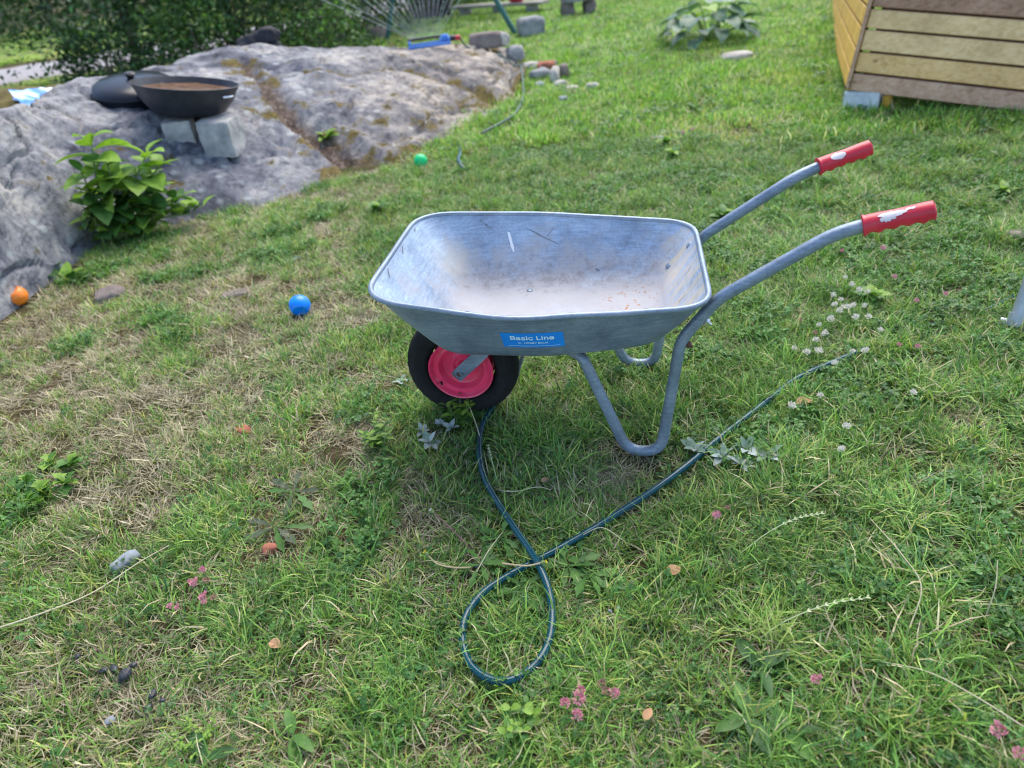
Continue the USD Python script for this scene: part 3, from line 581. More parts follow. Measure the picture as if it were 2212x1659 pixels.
def instancer(name, protos, P, yaw, scale, idx, mat_, label, tilt=None, cat=None):
    pi = UsdGeom.PointInstancer.Define(stage, path_for(name, '/World')); pr = pi.GetPrim(); paths = []
    for i, (v, f, c) in enumerate(protos):
        o_ = usdkit.mesh(stage, f'{pr.GetPath()}/tuft_{i:03d}' if i else f'{pr.GetPath()}/tuft', (v, f), mat_, smooth=False)
        UsdGeom.PrimvarsAPI(o_).CreatePrimvar('col', Sdf.ValueTypeNames.Color3fArray, 'vertex').Set(Vt.Vec3fArray.FromNumpy(c.astype(np.float32)))
        o_.CreateDoubleSidedAttr(True); paths.append(o_.GetPath())
    pi.CreatePrototypesRel().SetTargets(paths)
    n = len(P); t = tilt if tilt is not None else np.zeros((n, 2))
    cy, sy = np.cos(yaw / 2), np.sin(yaw / 2); qx, qy = t[:, 0] / 2, t[:, 1] / 2
    Q = np.stack([cy, qx * cy + qy * sy, qy * cy - qx * sy, sy], 1); Q /= np.linalg.norm(Q, axis=1, keepdims=True)
    pi.CreatePositionsAttr(Vt.Vec3fArray.FromNumpy(P.astype(np.float32)))
    pi.CreateOrientationsAttr(Vt.QuathArray([Gf.Quath(*map(float, q)) for q in Q]))
    sc = scale[:, None] * np.ones(3) if scale.ndim == 1 else scale
    pi.CreateScalesAttr(Vt.Vec3fArray.FromNumpy(sc.astype(np.float32)))
    pi.CreateProtoIndicesAttr(Vt.IntArray.FromNumpy(idx.astype(np.int32)))
    return tag(pr, label, cat, kind='stuff')

# ------------------------------------------------------------------ lawn
GREENS = [(.135, .285, .054), (.190, .355, .068), (.088, .205, .048), (.275, .430, .098), (.064, .155, .054), (.37, .40, .11), (.58, .49, .32)]
STRAW = [(.48, .41, .28), (.57, .50, .37), (.35, .29, .20), (.42, .37, .25), (.20, .20, .08)]
CL = [(.070, .185, .042), (.095, .225, .05), (.055, .15, .04), (.135, .26, .055)]
FARG = [tuple(np.array(c) * (1.32, 1.32, 1.0)) for c in GREENS]
def lawn_tuft(seed, dry, far=False, long=False):
    w = [3, 3, 2, 2, 1.3, .8 + 1.6 * dry, .5 + 4.2 * dry]
    if far: return blades(34, .075, (.03, .085), (.0035, .0065), (.15, .95), (.2, 1.1), FARG, w, seed)
    if long: return blades(20, .032, (.05, .120), (.0024, .0046), (.25, 1.1), (.3, 1.4), GREENS, w, seed)
    return blades(20, .030, (.020, .070), (.0017, .0040), (.25, 1.2), (.1, 1.2), GREENS, w, seed)
def straw_tuft(seed): return blades(15, .036, (.022, .070), (.0014, .0032), (.95, 1.5), (-.2, .4), STRAW, [3, 2, 2, 2, 1], seed, (.8, .8, .8))
def tile(size, items, seed):
    """one patch of lawn: items are (builder, how many, scale range)"""
    r = np.random.default_rng(seed); V, Fc, C, k = [], [], [], 0
    for make, n, sc in items:
        lib = [make(seed * 50 + j) for j in range(min(n, 7))] if n else []
        clump = r.uniform(-.5, .5, (max(1, n // 5), 2))
        for i in range(n):
            v, f, c = lib[r.integers(len(lib))]; v = v @ rotm(r.normal(0, .16), r.normal(0, .16), r.random() * 6.28).T * r.uniform(*sc)
            p = r.uniform(-.58, .58, 2) if r.random() < .55 else clump[r.integers(len(clump))] + r.normal(0, .10, 2)
            V.append(v + [p[0] * size, p[1] * size, 0]); Fc.append(f + k); C.append(c * r.uniform(.78, 1.22)); k += len(v)
    return np.vstack(V), np.vstack(Fc), np.clip(np.vstack(C), 0, 1)
spots_dry = [(310, 1080, .16), (620, 960, .18), (330, 1500, .14), (230, 1590, .12), (620, 1560, .10), (1300, 1030, .12), (1250, 1060, .10), (300, 960, .22), (420, 860, .25), (180, 800, .3), (560, 760, .25), (1400, 1560, .06), (1340, 1330, .05), (1620, 1390, .05), (480, 640, .2), (760, 1010, .15), (1000, 1330, .05), (900, 1050, .10), (2060, 940, .12), (620, 1180, .1), (1560, 560, .25), (1660, 270, .3), (1600, 125, .4), (60, 700, .3), (1180, 1000, .08)]
spots_lush = [(1700, 1130, .35), (1900, 1350, .35), (2100, 1200, .4), (1250, 1300, .2), (1900, 700, .4), (1750, 900, .3), (900, 1400, .18), (120, 1020, .14), (600, 800, .15), (1600, 500, .5), (1300, 150, 1.2), (1500, 60, 1.5), (2000, 500, .5), (100, 1400, .10), (460, 1290, .08), (1150, 1180, .12)]
sd = np.array([[*g(x, y)[:2], s] for x, y, s in spots_dry]); sl = np.array([[*g(x, y)[:2], s] for x, y, s in spots_lush])
def dryness(x, y):
    p = np.stack([x, y, 0 * x], -1)
    d = .38 + 1.0 * (meshkit.fbm(p * 3.3, 3, 17) - .5) + .55 * (meshkit.fbm(p * 9, 2, 4) - .5) + .24 * np.clip((-x - .05) / .8, 0, 1) - .22 * np.clip((x - .3) / .7, 0, 1)
    for c, sgn, amp in ((sd, 1, .62), (sl, -1, .30)):
        d = d + sgn * amp * np.exp(-((x[:, None] - c[:, 0]) ** 2 + (y[:, None] - c[:, 1]) ** 2) / (2 * (c[:, 2] * .8) ** 2)).max(1)
    return np.clip(d, 0, 1)
from scipy.spatial import cKDTree
rock_tree = cKDTree(ROCK[0][ROCK[0][:, 2] > .10][:, :2])
road_mid = np.vstack([cr(road_near * (1 - w) + road_far * w, 30) for w in (0, .25, .5, .75, 1)])
road_tree = cKDTree(road_mid)
def lattice(r0, r1, step, a0, a1):
    n = int(r1 / step) + 2; i, j = np.meshgrid(np.arange(-n, n + 1), np.arange(-2, n + 1), indexing='ij')
    x = (i.ravel() + rng.uniform(-.22, .22, i.size)) * step; y = (j.ravel() + rng.uniform(-.22, .22, i.size)) * step
    rr, th = np.hypot(x, y), np.degrees(np.arctan2(x, y)); k = (rr >= r0) & (rr < r1) & (th > a0) & (th < a1)
    x, y = x[k], y[k]; k = rock_tree.query(np.stack([x, y], 1))[0] > .06 + step * .1
    if r1 > 11: k &= road_tree.query(np.stack([x, y], 1))[0] > .7
    return x[k], y[k]
TS_ = .17
def near_tile(lv, seed):
    d = (.03, .25, .55, .95)[lv]; n = (50, 42, 26, 8)[lv]
    return tile(TS_, [(lambda s: lawn_tuft(s, d), n, (.75, 1.25)), (lambda s: lawn_tuft(s, d, long=True), (10, 4, 2, 0)[lv], (.7, 1.1)), (straw_tuft, (12, 22, 34, 44)[lv], (.8, 1.3)), (lambda s: clover_patch(8, .035, (.007, .012), (.012, .040), CL, s), (3, 2, 1, 0)[lv], (.8, 1.2))], seed)
def lush_tile(seed): return tile(TS_, [(lambda s: lawn_tuft(s, .05), 26, (.8, 1.2)), (lambda s: lawn_tuft(s, .05, long=True), 12, (.7, 1.15)), (straw_tuft, 10, (.8, 1.3)), (lambda s: clover_patch(10, .04, (.008, .014), (.014, .045), CL, s), 10, (.8, 1.25)), (lambda s: clover_patch(9, .04, (.006, .013), (.01, .035), CL[1:], s, 5), 5, (.8, 1.2))], seed)
def long_tile(seed): return tile(TS_, [(lambda s: lawn_tuft(s, .12), 18, (.8, 1.3)), (lambda s: lawn_tuft(s, .12, long=True), 34, (.8, 1.3)), (straw_tuft, 14, (.9, 1.5)), (lambda s: clover_patch(8, .04, (.008, .013), (.014, .045), CL, s), 5, (.8, 1.2))], seed)
protos = [near_tile(l, 10 * l + i + 1) for l in range(4) for i in range(5)] + [lush_tile(60 + i) for i in range(5)] + [long_tile(70 + i) for i in range(4)]
X_, Y_ = map(np.concatenate, zip(lattice(.42, 2.6, TS_, -66, 62), lattice(2.6, 5.4, TS_, -48, 47)))
D_ = dryness(X_, Y_); n = len(X_); u = rng.random(n)
idx = np.clip((D_ + rng.normal(0, .07, n)) * 4.6 - .75, 0, 3.99).astype(int) * 5 + rng.integers(0, 5, n)
cm = meshkit.fbm(np.stack([X_ * 1.9 + 9, Y_ * 1.9, 0 * X_], -1), 3, 31)
idx = np.where((idx < 10) & (u < np.clip((cm - .50) * 4 + .45 * np.clip((X_ - .35) / .5, 0, 1), 0, .5)), 20 + rng.integers(0, 5, n), idx)
lg = np.clip((X_ - .62) / .35, 0, 1) * np.clip((1.75 - Y_) / .6, 0, 1) * .8 + np.clip((X_ - 1.2) / .5, 0, 1) * .35
idx = np.where((idx < 15) & (rng.random(n) < lg), 25 + rng.integers(0, 4, n), idx)
instancer('grass', protos, np.stack([X_, Y_, gz(X_, Y_) - .002], 1), rng.random(n) * 6.283, np.stack([1 + 0 * X_, 1 + 0 * X_, (.80 + .4 * rng.random(n))], 1), idx, grass_mat, 'short uneven lawn grass with clover and yellowed blades around the wheelbarrow')
def far_tile(d, seed): return tile(.5, [(lambda s: lawn_tuft(s, d, far=True), int(84 * (1 - .35 * d)), (.75, 1.3)), (straw_tuft, int(20 + 70 * d), (1.6, 2.6)), (lambda s: clover_patch(9, .06, (.012, .022), (.02, .06), CL, s), 5, (.8, 1.3))], seed)
protos = [far_tile((.05, .3, .75)[l], 80 + 10 * l + i) for l in range(3) for i in range(4)]
LT = [(*lattice(5.4, 10, .44, -47, 46), 1.0), (*lattice(10, 17, .62, -46, 40), 1.35), (*lattice(17, 34, 1.1, -46, 30), 2.3)]
X_, Y_ = (np.concatenate([l[i] for l in LT]) for i in (0, 1)); S_ = np.concatenate([np.full(len(l[0]), l[2]) for l in LT]); n = len(X_)
D_ = dryness(X_, Y_); idx = np.clip((D_ + rng.normal(0, .1, n)) * 3.6 - .7, 0, 2.99).astype(int) * 4 + rng.integers(0, 4, n)
instancer('grass', protos, np.stack([X_, Y_, gz(X_, Y_) - .005], 1), rng.random(n) * 6.283, np.stack([S_, S_, S_ ** .5 * (.75 + .5 * rng.random(n))], 1), idx, grass_mat, 'brighter green lawn stretching away beyond the rock and the wheelbarrow')

# ------------------------------------------------------------------ garden hose
dark_hose = usdkit.material(stage, L + 'braided_hose', {
    'uv': ('uvmap', {'attribute': 'st'}), 'sx': ('separate_xyz', {}),
    'u': ('math', {'math_type': 'multiply', 'value2': 150.0}), 'v': ('math', {'math_type': 'multiply', 'value2': 9.0}), 'a': ('math', {'math_type': 'add'}), 'b': ('math', {'math_type': 'subtract'}),
    'fa': ('math', {'math_type': 'fraction'}), 'fb': ('math', {'math_type': 'fraction'}), 'la': ('math', {'math_type': 'less_than', 'value2': .24}), 'lb': ('math', {'math_type': 'less_than', 'value2': .24}), 'mx': ('math', {'math_type': 'maximum'}),
    'm': ('mix', {'color1': (.001, .016, .020), 'color2': (.004, .10, .14)}), 'p': ('principled_bsdf', {'roughness': .17, 'specular_ior_level': .42})},
    [('uv.UV', 'sx.vector'), ('sx.x', 'u.value1'), ('sx.y', 'v.value1'), ('u.value', 'a.value1'), ('v.value', 'a.value2'), ('u.value', 'b.value1'), ('v.value', 'b.value2'), ('a.value', 'fa.value1'), ('b.value', 'fb.value1'), ('fa.value', 'la.value1'), ('fb.value', 'lb.value1'),
     ('la.value', 'mx.value1'), ('lb.value', 'mx.value2'), ('mx.value', 'm.fac'), ('m.color', 'p.base_color')], surface='p.BSDF')
HR = .0092
hp = [(1092, 845), (1076, 864), (1062, 882), (1040, 925), (1036, 980), (1048, 1035), (1078, 1090), (1118, 1150), (1158, 1210), (1184, 1270), (1193, 1330), (1184, 1390), (1152, 1440), (1100, 1470), (1052, 1464), (1016, 1434), (1000, 1385), (1006, 1332), (1042, 1282), (1098, 1243), (1150, 1215), (1205, 1186), (1300, 1130), (1400, 1066), (1480, 1008), (1530, 966), (1590, 918), (1660, 864), (1720, 818), (1795, 784), (1900, 742), (2000, 706), (2080, 688), (2135, 668), (2190, 640)]
hz_ = [.004, .012] + [.028] * 4 + [.032, .040, .056, .046, .034] + [.030] * 4 + [.028] * 4 + [.030, .026, .030] + [.028] * 5 + [.026, .024, .022, .014, .002, -.01, .008, .014, .010]
hz_ = (hz_ + [.01] * 10)[:len(hp)]
pts = np.array([g(x, y, z) for (x, y), z in zip(hp, hz_)])
(hv, hf), huv = tube(cr(pts, 9), HR, 14, uvs=True)
tag(obj('garden_hose', (hv, hf), dark_hose, smooth=True, uv=huv), 'dark teal braided garden hose looping over the grass in front of the wheelbarrow', 'hose')

# ------------------------------------------------------------------ plastic balls
ball_v, ball_f = (lambda m: (np.array(m.vertices), m.faces))(trimesh.creation.icosphere(4))
def ball(px, py, wpx, cols, label, dent=None):
    p = g(px, py); d = np.linalg.norm(p - EYE); r = wpx * d / F / 2 * .95
    v = ball_v.copy()
    if dent is not None:
        n_ = np.asarray(dent, float) / np.linalg.norm(dent); k = v @ n_; v = v - n_ * (np.clip(k - .72, 0, 1) * 1.5)[:, None]
    v = v * (1 + .03 * np.exp(-(v[:, [2]] / .03) ** 2))
    o_ = obj('plastic_ball', (v * r + g(px, py, 0) + [0, 0, r * .93], ball_f), noisy('ball_plastic_%s' % label.split()[0], cols, 6, .35, spec=.5), smooth=True)
    tag(o_, label, 'ball')
ball(653, 678, 45, [(.3, (.0, .20, .85)), (.7, (.0, .26, .92))], 'blue plastic ball lying on the yellowed grass', (.1, -.8, -.45))
ball(46, 657, 36, [(.3, (.80, .20, .02)), (.7, (.90, .26, .03))], 'orange plastic ball lying at the foot of the rock', (-.2, -.3, 1))
ball(911, 361, 29, [(.3, (.0, .48, .14)), (.7, (.0, .58, .19))], 'green plastic ball lying beside the right end of the rock')

# ------------------------------------------------------------------ stones
grey_stone = noisy('grey_stone', [(.3, (.16, .16, .17)), (.55, (.30, .30, .30)), (.75, (.42, .40, .37))], 7, .9, bump=.6, bscale=26, spec=.2)
pale_stone = noisy('pale_stone', [(.3, (.34, .31, .27)), (.55, (.48, .45, .40)), (.75, (.60, .56, .50))], 7, .9, bump=.5, bscale=26, spec=.2)
brown_stone = noisy('brown_stone', [(.3, (.13, .10, .09)), (.6, (.24, .20, .18)), (.8, (.33, .28, .25))], 7, .9, bump=.6, bscale=30, spec=.2)
red_brick = noisy('brick_red', [(.3, (.26, .09, .06)), (.7, (.42, .17, .11))], 20, .9, bump=.5, bscale=60, spec=.15)
slate = noisy('blue_grey_slate', [(.3, (.12, .14, .17)), (.7, (.30, .33, .38))], 18, .75, bump=.4, bscale=50, spec=.3)
charcoal = noisy('black_pebble', [(.3, (.012, .013, .016)), (.7, (.05, .055, .065))], 30, .38, bump=.5, bscale=80, spec=.5)
concrete = noisy('concrete', [(.3, (.20, .21, .22)), (.55, (.31, .31, .31)), (.75, (.42, .41, .39))], 9, .92, bump=.4, bscale=60, spec=.15)
snum = [0]
def stone(name, px, py, wpx, hpx, mat_, label, depth=.8, boxy=.4, rough=.28, az=None, z=None, group=None, base=None, sub=2, sink=.12):
    snum[0] += 1; p = g(px, py) if base is None else np.array(base, float)
    if z is not None: p = at_d(px, py, math.hypot(p[0], p[1])); p[2] = z
    d = np.linalg.norm(p - EYE); w, h = wpx * d / F, hpx * d / F
    v, f = stone_mesh((w, w * depth, h), snum[0], sub, rough, boxy)
    v = v @ rotm(0, 0, az if az is not None else snum[0] * 1.3).T; v[:, 2] -= v[:, 2].min() + h * sink
    t = thing(name, label, 'stone', p, 0, group); obj('stone_body', (v, f), mat_, t, smooth=50); return p, h
def stone1(name, *a, **k):                      # a stone without parts is one mesh
    snum[0] += 1; px, py, wpx, hpx, mat_, label = a; k = dict(dict(depth=.8, boxy=.4, rough=.28, az=None, sub=2, sink=.12, base=None, group=None, tip=0.0), **k)
    p = g(px, py) if k['base'] is None else np.array(k['base'], float); d = np.linalg.norm(p - EYE); w, h = wpx * d / F, hpx * d / F
    v, f = stone_mesh((w, w * k['depth'], h), snum[0], k['sub'], k['rough'], k['boxy'])
    v = v @ rotm(k['tip'], 0, k['az'] if k['az'] is not None else snum[0] * 1.3).T; v[:, 2] -= v[:, 2].min() + h * k['sink']
    tag(obj(name, (v + p, f), mat_, smooth=50), label, 'stone', k['group']); return p, h
stone1('boulder', 1148, 80, 62, 48, grey_stone, 'grey boulder with a pale sloping top behind the swing pole', depth=.7, boxy=.75, rough=.16, az=.25)
stone1('stone', 1280, 194, 28, 18, pale_stone, 'pale round stone alone in the grass right of the rubble', rough=.16)
stone1('stone', 1234, 196, 34, 12, pale_stone, 'low pale stone between the rubble and the round stone', rough=.16)
stone1('stone', 1592, 132, 62, 22, pale_stone, 'flat pinkish stone bedded in the grass before the leafy plant', depth=.7, rough=.2, az=.1)
stone1('stone', 1480, 538, 30, 10, grey_stone, 'small grey stone in the grass above the far handle', rough=.2, base=g(1420, 303))
stone1('stone', 1217, 218, 24, 12, slate, 'small bluish stone in the grass below the rubble', rough=.2)
stone1('stone', 242, 642, 60, 26, brown_stone, 'grey brown stone half buried at the rock foot beside the shrub', depth=.7, rough=.34, az=.4, tip=.2, sink=.35, boxy=.6)
stone1('stone', 278, 1222, 62, 30, slate, 'blue grey slate piece beside the long straw', depth=.5, rough=.22, az=.85, boxy=.6)
stone1('stone', 528, 933, 42, 12, red_brick, 'flat reddish stone chip in the straw left of the silver leaves', depth=.6, rough=.3)
stone1('stone', 586, 1192, 34, 24, red_brick, 'crumbling orange brick piece under the dandelion leaves', rough=.45)
stone1('stone', 2196, 520, 44, 22, brown_stone, 'brown stone at the right edge beyond the hose end', rough=.2)
stone1('stone', 508, 640, 60, 12, brown_stone, 'flat brown stone in dry grass left of the blue ball', depth=.5, rough=.25, az=.3)
for i, (x, y, w, h) in enumerate([(276, 1462, 26, 18), (248, 1448, 18, 10), (290, 1440, 14, 9), (262, 1472, 12, 8), (226, 1450, 16, 8), (330, 1502, 20, 9), (322, 1530, 16, 9), (196, 1340, 12, 8), (282, 1316, 14, 10), (240, 1560, 20, 9), (170, 1420, 12, 8), (352, 1515, 12, 7), (1335, 1315, 12, 7), (1318, 1322, 9, 6), (1030, 1225, 10, 7), (1320, 1255, 8, 6)]):
    stone1('pebble', x, y, w, h, charcoal if i not in (9, 12, 13, 14) else slate, ('dark pebble in the sparse grass beside the hose' if i > 11 else 'black pebble in the cluster on bare straw, lower left') if i not in (0, 7, 8) else {0: 'largest black pebble of the lower left cluster', 7: 'single black pebble under the long straw', 8: 'black pebble left of the pink clover heads'}[i], rough=.45, sub=1, boxy=.3, base=g(x, y, .012), group=None if i in (0, 7, 8) else 'pebbles beside the hose' if i > 11 else 'black pebbles in the lower left cluster', sink=.0)
# rubble at the right end of the rock
for i, (x, y, w, h, m_, lab, kw) in enumerate([
    (1168, 172, 46, 24, grey_stone, 'grey rubble stone at the rock tip', {}), (1200, 180, 34, 36, pale_stone, 'upright pale rubble stone facing the lawn', dict(depth=.6, boxy=.6)),
    (1182, 158, 40, 26, red_brick, 'reddish rubble stone on top of the rock tip', dict(boxy=.6)), (1216, 172, 26, 34, brown_stone, 'brown rubble stone at the right of the pile', dict(boxy=.5)),
    (1210, 190, 30, 18, pale_stone, 'small pale rubble stone at the foot of the pile', {}), (1150, 152, 44, 18, pale_stone, 'flat cream rubble stone beside the hose bend', {}), (1166, 190, 26, 12, slate, 'bluish rubble stone low before the pile', {}), (1190, 146, 30, 14, brown_stone, 'dark rubble stone at the back of the pile', {})]):
    stone1('rubble_stone', x, y, w, h, m_, lab, rough=.42, sink=.08, **(dict(boxy=.55) | kw))
bx = at_d(1055, 106, 9.0); bz = max(height(ROCK, bx[0], bx[1]), .1)
stone1('rubble_stone', 1058, 108, 84, 34, brown_stone, 'dark brown sandstone slab lying behind the rock top', base=(bx[0], bx[1], bz + .05), depth=.5, boxy=.9, rough=.10, az=-.25)
for x, y, w, h, m_, lab, dd_ in [(1085, 96, 38, 26, pale_stone, 'cream stone lying on the brown slab', .16), (1114, 112, 42, 32, grey_stone, 'round grey stone at the end of the brown slab', .02), (1128, 118, 22, 16, brown_stone, 'small brown stone beside the round grey stone', .0), (1141, 122, 16, 12, noisy('blue_scrap', [(.3, (.05, .18, .5)), (.7, (.1, .3, .7))], 20, .5), 'small blue plastic scrap next to the rubble', .0)]:
    b = at_d(x, y + 8, 8.95); stone1('rubble_stone', x, y, w, h, m_, lab, base=(b[0], b[1], max(height(ROCK, b[0], b[1]), .0) + dd_ * .6), rough=.42, boxy=.55, depth=.6)

# ------------------------------------------------------------------ fire bowls on stone blocks
iron = noisy('black_iron', [(.3, (.006, .007, .010)), (.6, (.016, .017, .022)), (.8, (.035, .03, .03))], 12, .45, spec=.5, bump=.1)
iron_gloss = noisy('black_enamel', [(.3, (.004, .005, .009)), (.7, (.010, .011, .016))], 6, .22, spec=.35)
ash = noisy('rusty_ash', [(.3, (.06, .035, .025)), (.55, (.14, .085, .055)), (.75, (.22, .15, .11))], 7, .95, bump=.5, bscale=40, spec=.1)
block_stone = noisy('block_stone', [(.3, (.22, .22, .22)), (.5, (.36, .35, .34)), (.72, (.50, .48, .45))], 9, .92, bump=.6, bscale=40, spec=.15)
footA, footB = hit(ROCK, 388, 302), hit(ROCK, 468, 322)
def block(foot, size, az, label, seed, extra=0.0):
    v, f = stone_mesh(size, seed, 4, .10, 1.0); v = v / np.abs(v).max(0) * np.array(size) / 2
    v = v @ rotm(.03, .02, az).T; v[:, 2] += size[2] / 2 - .06; tag(obj('stone_block', (v + foot, f), block_stone, smooth=25), label, 'stone block')
dA = math.hypot(*footA[:2]) + .15
rimc = at_d(401, 181, dA + .02)
hA = rimc[2] - .19 - footA[2]
block(footA + [0, .07, 0], (.21, .20, hA + .05), .15, 'tall pale stone block standing under the fire bowl', 61)
block(footB + [0.06, .03, 0], (.24, .24, .27), -.15, 'squarish stone block on the rock beside the fire bowl', 62)
bowl = thing('fire_bowl', 'wide black iron fire bowl filled with rusty ash on stone blocks', 'fire bowl', rimc, .4)
tl = rotm(.02, .19, 0)
Rb = .362
pr_o = [(0, -.205), (.19, -.20), (.25, -.18), (.315, -.10), (.350, -.022), (Rb, 0.0), (Rb + .004, .006), (Rb - .004, .008), (.338, -.022), (.295, -.10)]
v, f = lathe(pr_o, 56); obj('bowl', (v @ tl.T, f), iron, bowl, smooth=40)
v, f = lathe([(.335, -.035), (.25, -.045), (.12, -.03), (0, -.035)], 40); v = v + np.array([0, 0, 1]) * ((meshkit.fbm(v * 9, 3, 6) - .5) * .03)[:, None]; obj('ash', (v @ tl.T, f[:, ::-1]), ash, bowl)
hd = rounded([(.30, -.19, -.09), (.33, -.21, -.06), (.345, -.18, -.06), (.335, -.14, -.085)], .01, 4); hd = np.array([(.352 * math.cos(a) * (1 + .05 * math.sin((a + 1.0) * 8)), .352 * math.sin(a), -.05) for a in np.linspace(-.95, -.65, 8)])
obj('handle', tube(hd @ tl.T, .008, 8), bright_steel, bowl)
lidp = hit(ROCK, 298, 238)
lid = thing('domed_pan', 'glossy black domed pan resting on the rock behind the fire bowl', 'pan', lidp + [-.10, .30, .11], .3)
tl2 = rotm(.16, .06, 0)
v, f = lathe([(.285, -.075), (.30, -.02), (.315, .0), (.312, .012), (.29, .03), (.25, .055), (.14, .072), (.05, .076), (0, .077)], 48); obj('dome', (v @ tl2.T, f), iron_gloss, lid, smooth=40)
v, f = lathe([(0, .118), (.03, .116), (.042, .106), (.03, .09), (.02, .072)], 20); obj('knob', (v @ tl2.T, f[:, ::-1]), iron, lid)
v, f = lathe([(.0, -.15), (.15, -.14), (.24, -.11), (.285, -.075)], 40); obj('base_dish', (v @ tl2.T, f), iron, lid)

# ------------------------------------------------------------------ timber deck
def wood(name, a, b, c, scale=1.0):
    return usdkit.material(stage, L + name, {'tc': ('texture_coordinate', {}), 'mp': ('mapping', {'scale': (1.2, 18, 18)}), 'n': ('noise_texture', {'scale': 2.4, 'detail': 7.0, 'distortion': .7}), 'r': ('rgb_ramp', {'ramp': [(.3, a), (.5, b), (.72, c)]}),
        'mp2': ('mapping', {'scale': (1.6, 5, 5)}), 'v': ('voronoi_texture', {'scale': 1.5}), 'rk': ('rgb_ramp', {'ramp': [(.05, (.42, .34, .28)), (.11, (1, 1, 1))]}), 'm': ('mix', {'mix_type': 'multiply', 'fac': .8}),
        'n2': ('noise_texture', {'scale': 3.0, 'detail': 4.0}), 'r2': ('rgb_ramp', {'ramp': [(.35, (.82, .80, .76)), (.65, (1.1, 1.1, 1.08))]}), 'm2': ('mix', {'mix_type': 'multiply', 'fac': 1.0}), 'b': ('bump', {'strength': .3, 'distance': .004}), 'p': ('principled_bsdf', {'roughness': .65, 'specular_ior_level': .3})},
        [('tc.object', 'mp.vector'), ('mp.vector', 'n.vector'), ('n.fac', 'r.fac'), ('tc.object', 'mp2.vector'), ('mp2.vector', 'v.vector'), ('v.distance', 'rk.fac'), ('r.color', 'm.color1'), ('rk.color', 'm.color2'), ('tc.object', 'n2.vector'), ('n2.fac', 'r2.fac'), ('m.color', 'm2.color1'), ('r2.color', 'm2.color2'), ('m2.color', 'p.base_color'), ('n.fac', 'b.height'), ('b.normal', 'p.normal')], surface='p.BSDF')
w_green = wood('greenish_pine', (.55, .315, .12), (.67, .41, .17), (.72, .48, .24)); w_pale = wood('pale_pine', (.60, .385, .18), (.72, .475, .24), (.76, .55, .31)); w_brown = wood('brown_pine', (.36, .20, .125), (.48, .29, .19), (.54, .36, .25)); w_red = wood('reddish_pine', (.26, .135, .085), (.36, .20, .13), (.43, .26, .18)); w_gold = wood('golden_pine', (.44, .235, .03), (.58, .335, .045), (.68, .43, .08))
c0, c1 = at(1831, 197, .15), at(2059, 225, .15)
def seen_plane(a, b):
    n_ = np.cross(ray(*a), ray(*b)); return n_ / np.linalg.norm(n_)
# the lawn rises to the right, so the deck's own upright leans against the lawn's normal
dup_ = np.array([math.sin(.14), 0, math.cos(.14)])
def along(n_, like):
    e = np.cross(n_, dup_); e /= np.linalg.norm(e); return e if e @ like > 0 else -e
fd = along(seen_plane((1831, 197), (2059, 225)), c1 - c0); sdir = along(seen_plane((1831, 197), (1779, 0)), at(1779, 0, .15) - c0)
DB = np.stack([fd, np.cross(dup_, fd), dup_], 1)
def corner_z(py):                            # length up the deck's corner edge seen at a given picture row
    h_ = np.linspace(0, 2.5, 2501); P = c0 + dup_ * h_[:, None] - EYE
    return float(h_[np.argmin(abs(829.5 - F * (P @ UP) / (P @ FWD) - py))])
zs = [corner_z(y) for y in (197, 156, 110, 62, 17)]; step = float(np.mean(np.diff(zs)))
tt_ = c0 + dup_ * zs[-1] - EYE; print('deck corner x', 1106 + F * (tt_ @ RIGHT) / (tt_ @ FWD), fd, sdir, zs)
deck = thing('timber_deck', 'raised deck clad with wide horizontal pine planks', 'deck', c0)
zb = zs + [zs[-1] + step * k for k in (1, 2)]
FL, SL = 3.4, 6.5
def plank(size, loc, m_, rot=None, name='plank'):
    b = rbox(size, .006); v = np.array(b.vertices)
    if rot is not None: v = v @ rot.T
    return obj(name, ((v + loc) @ DB.T, b.faces), m_, deck, smooth=20)
sl_ = (DB.T @ sdir)[:2]; sang = math.atan2(sl_[1], sl_[0]); RS = rotm(0, 0, sang)
for k, m_ in enumerate([w_brown, w_green, w_pale, w_pale, w_red, w_pale]):
    z0, z1 = zb[k], zb[k + 1]; h = z1 - z0 - .014
    plank((FL, .028, h), (FL / 2 + .008, .014 + .001 * (k % 2), z0 + .007 + h / 2), m_)
    plank((SL, .028, h), np.array([sl_[0] * (SL / 2 + .01), sl_[1] * (SL / 2 + .01), z0 + .007 + h / 2]), w_gold, RS)  # golden stain, with the sunlit look of this side put into its colour
zc = (zb[0] + zb[6]) / 2
plank((FL - .08, .02, zb[6] - zb[0] - .04), (FL / 2 + .03, .042, zc), rust, name='inner_board')
nin2 = np.array([sl_[1], -sl_[0]]); plank((SL - .25, .02, zb[6] - zb[0] - .04), np.array([sl_[0] * (SL / 2 + .08) + nin2[0] * .034, sl_[1] * (SL / 2 + .08) + nin2[1] * .034, zc]), rust, RS, name='inner_board')
plank((.026, .026, zb[6] - zb[0] - .02), (-.008, -.006, zc + .01), w_brown, name='corner_trim')
for k in range(14):
    yb = .06 + .145 * k; x0 = sl_[0] / sl_[1] * yb
    plank((FL - x0, .138, .028), ((FL + x0) / 2, yb, zb[6] + .016), w_pale if k % 3 else w_green, name='deck_board')
pale_concrete = noisy('pale_concrete', [(.3, (.40, .43, .46)), (.7, (.60, .63, .66))], 12, .9, bump=.3, bscale=70, spec=.2)
bb = rbox((.24, .24, .20), .008); v = np.array(bb.vertices) @ rotm(0, 0, math.atan2(fd[1], fd[0])).T
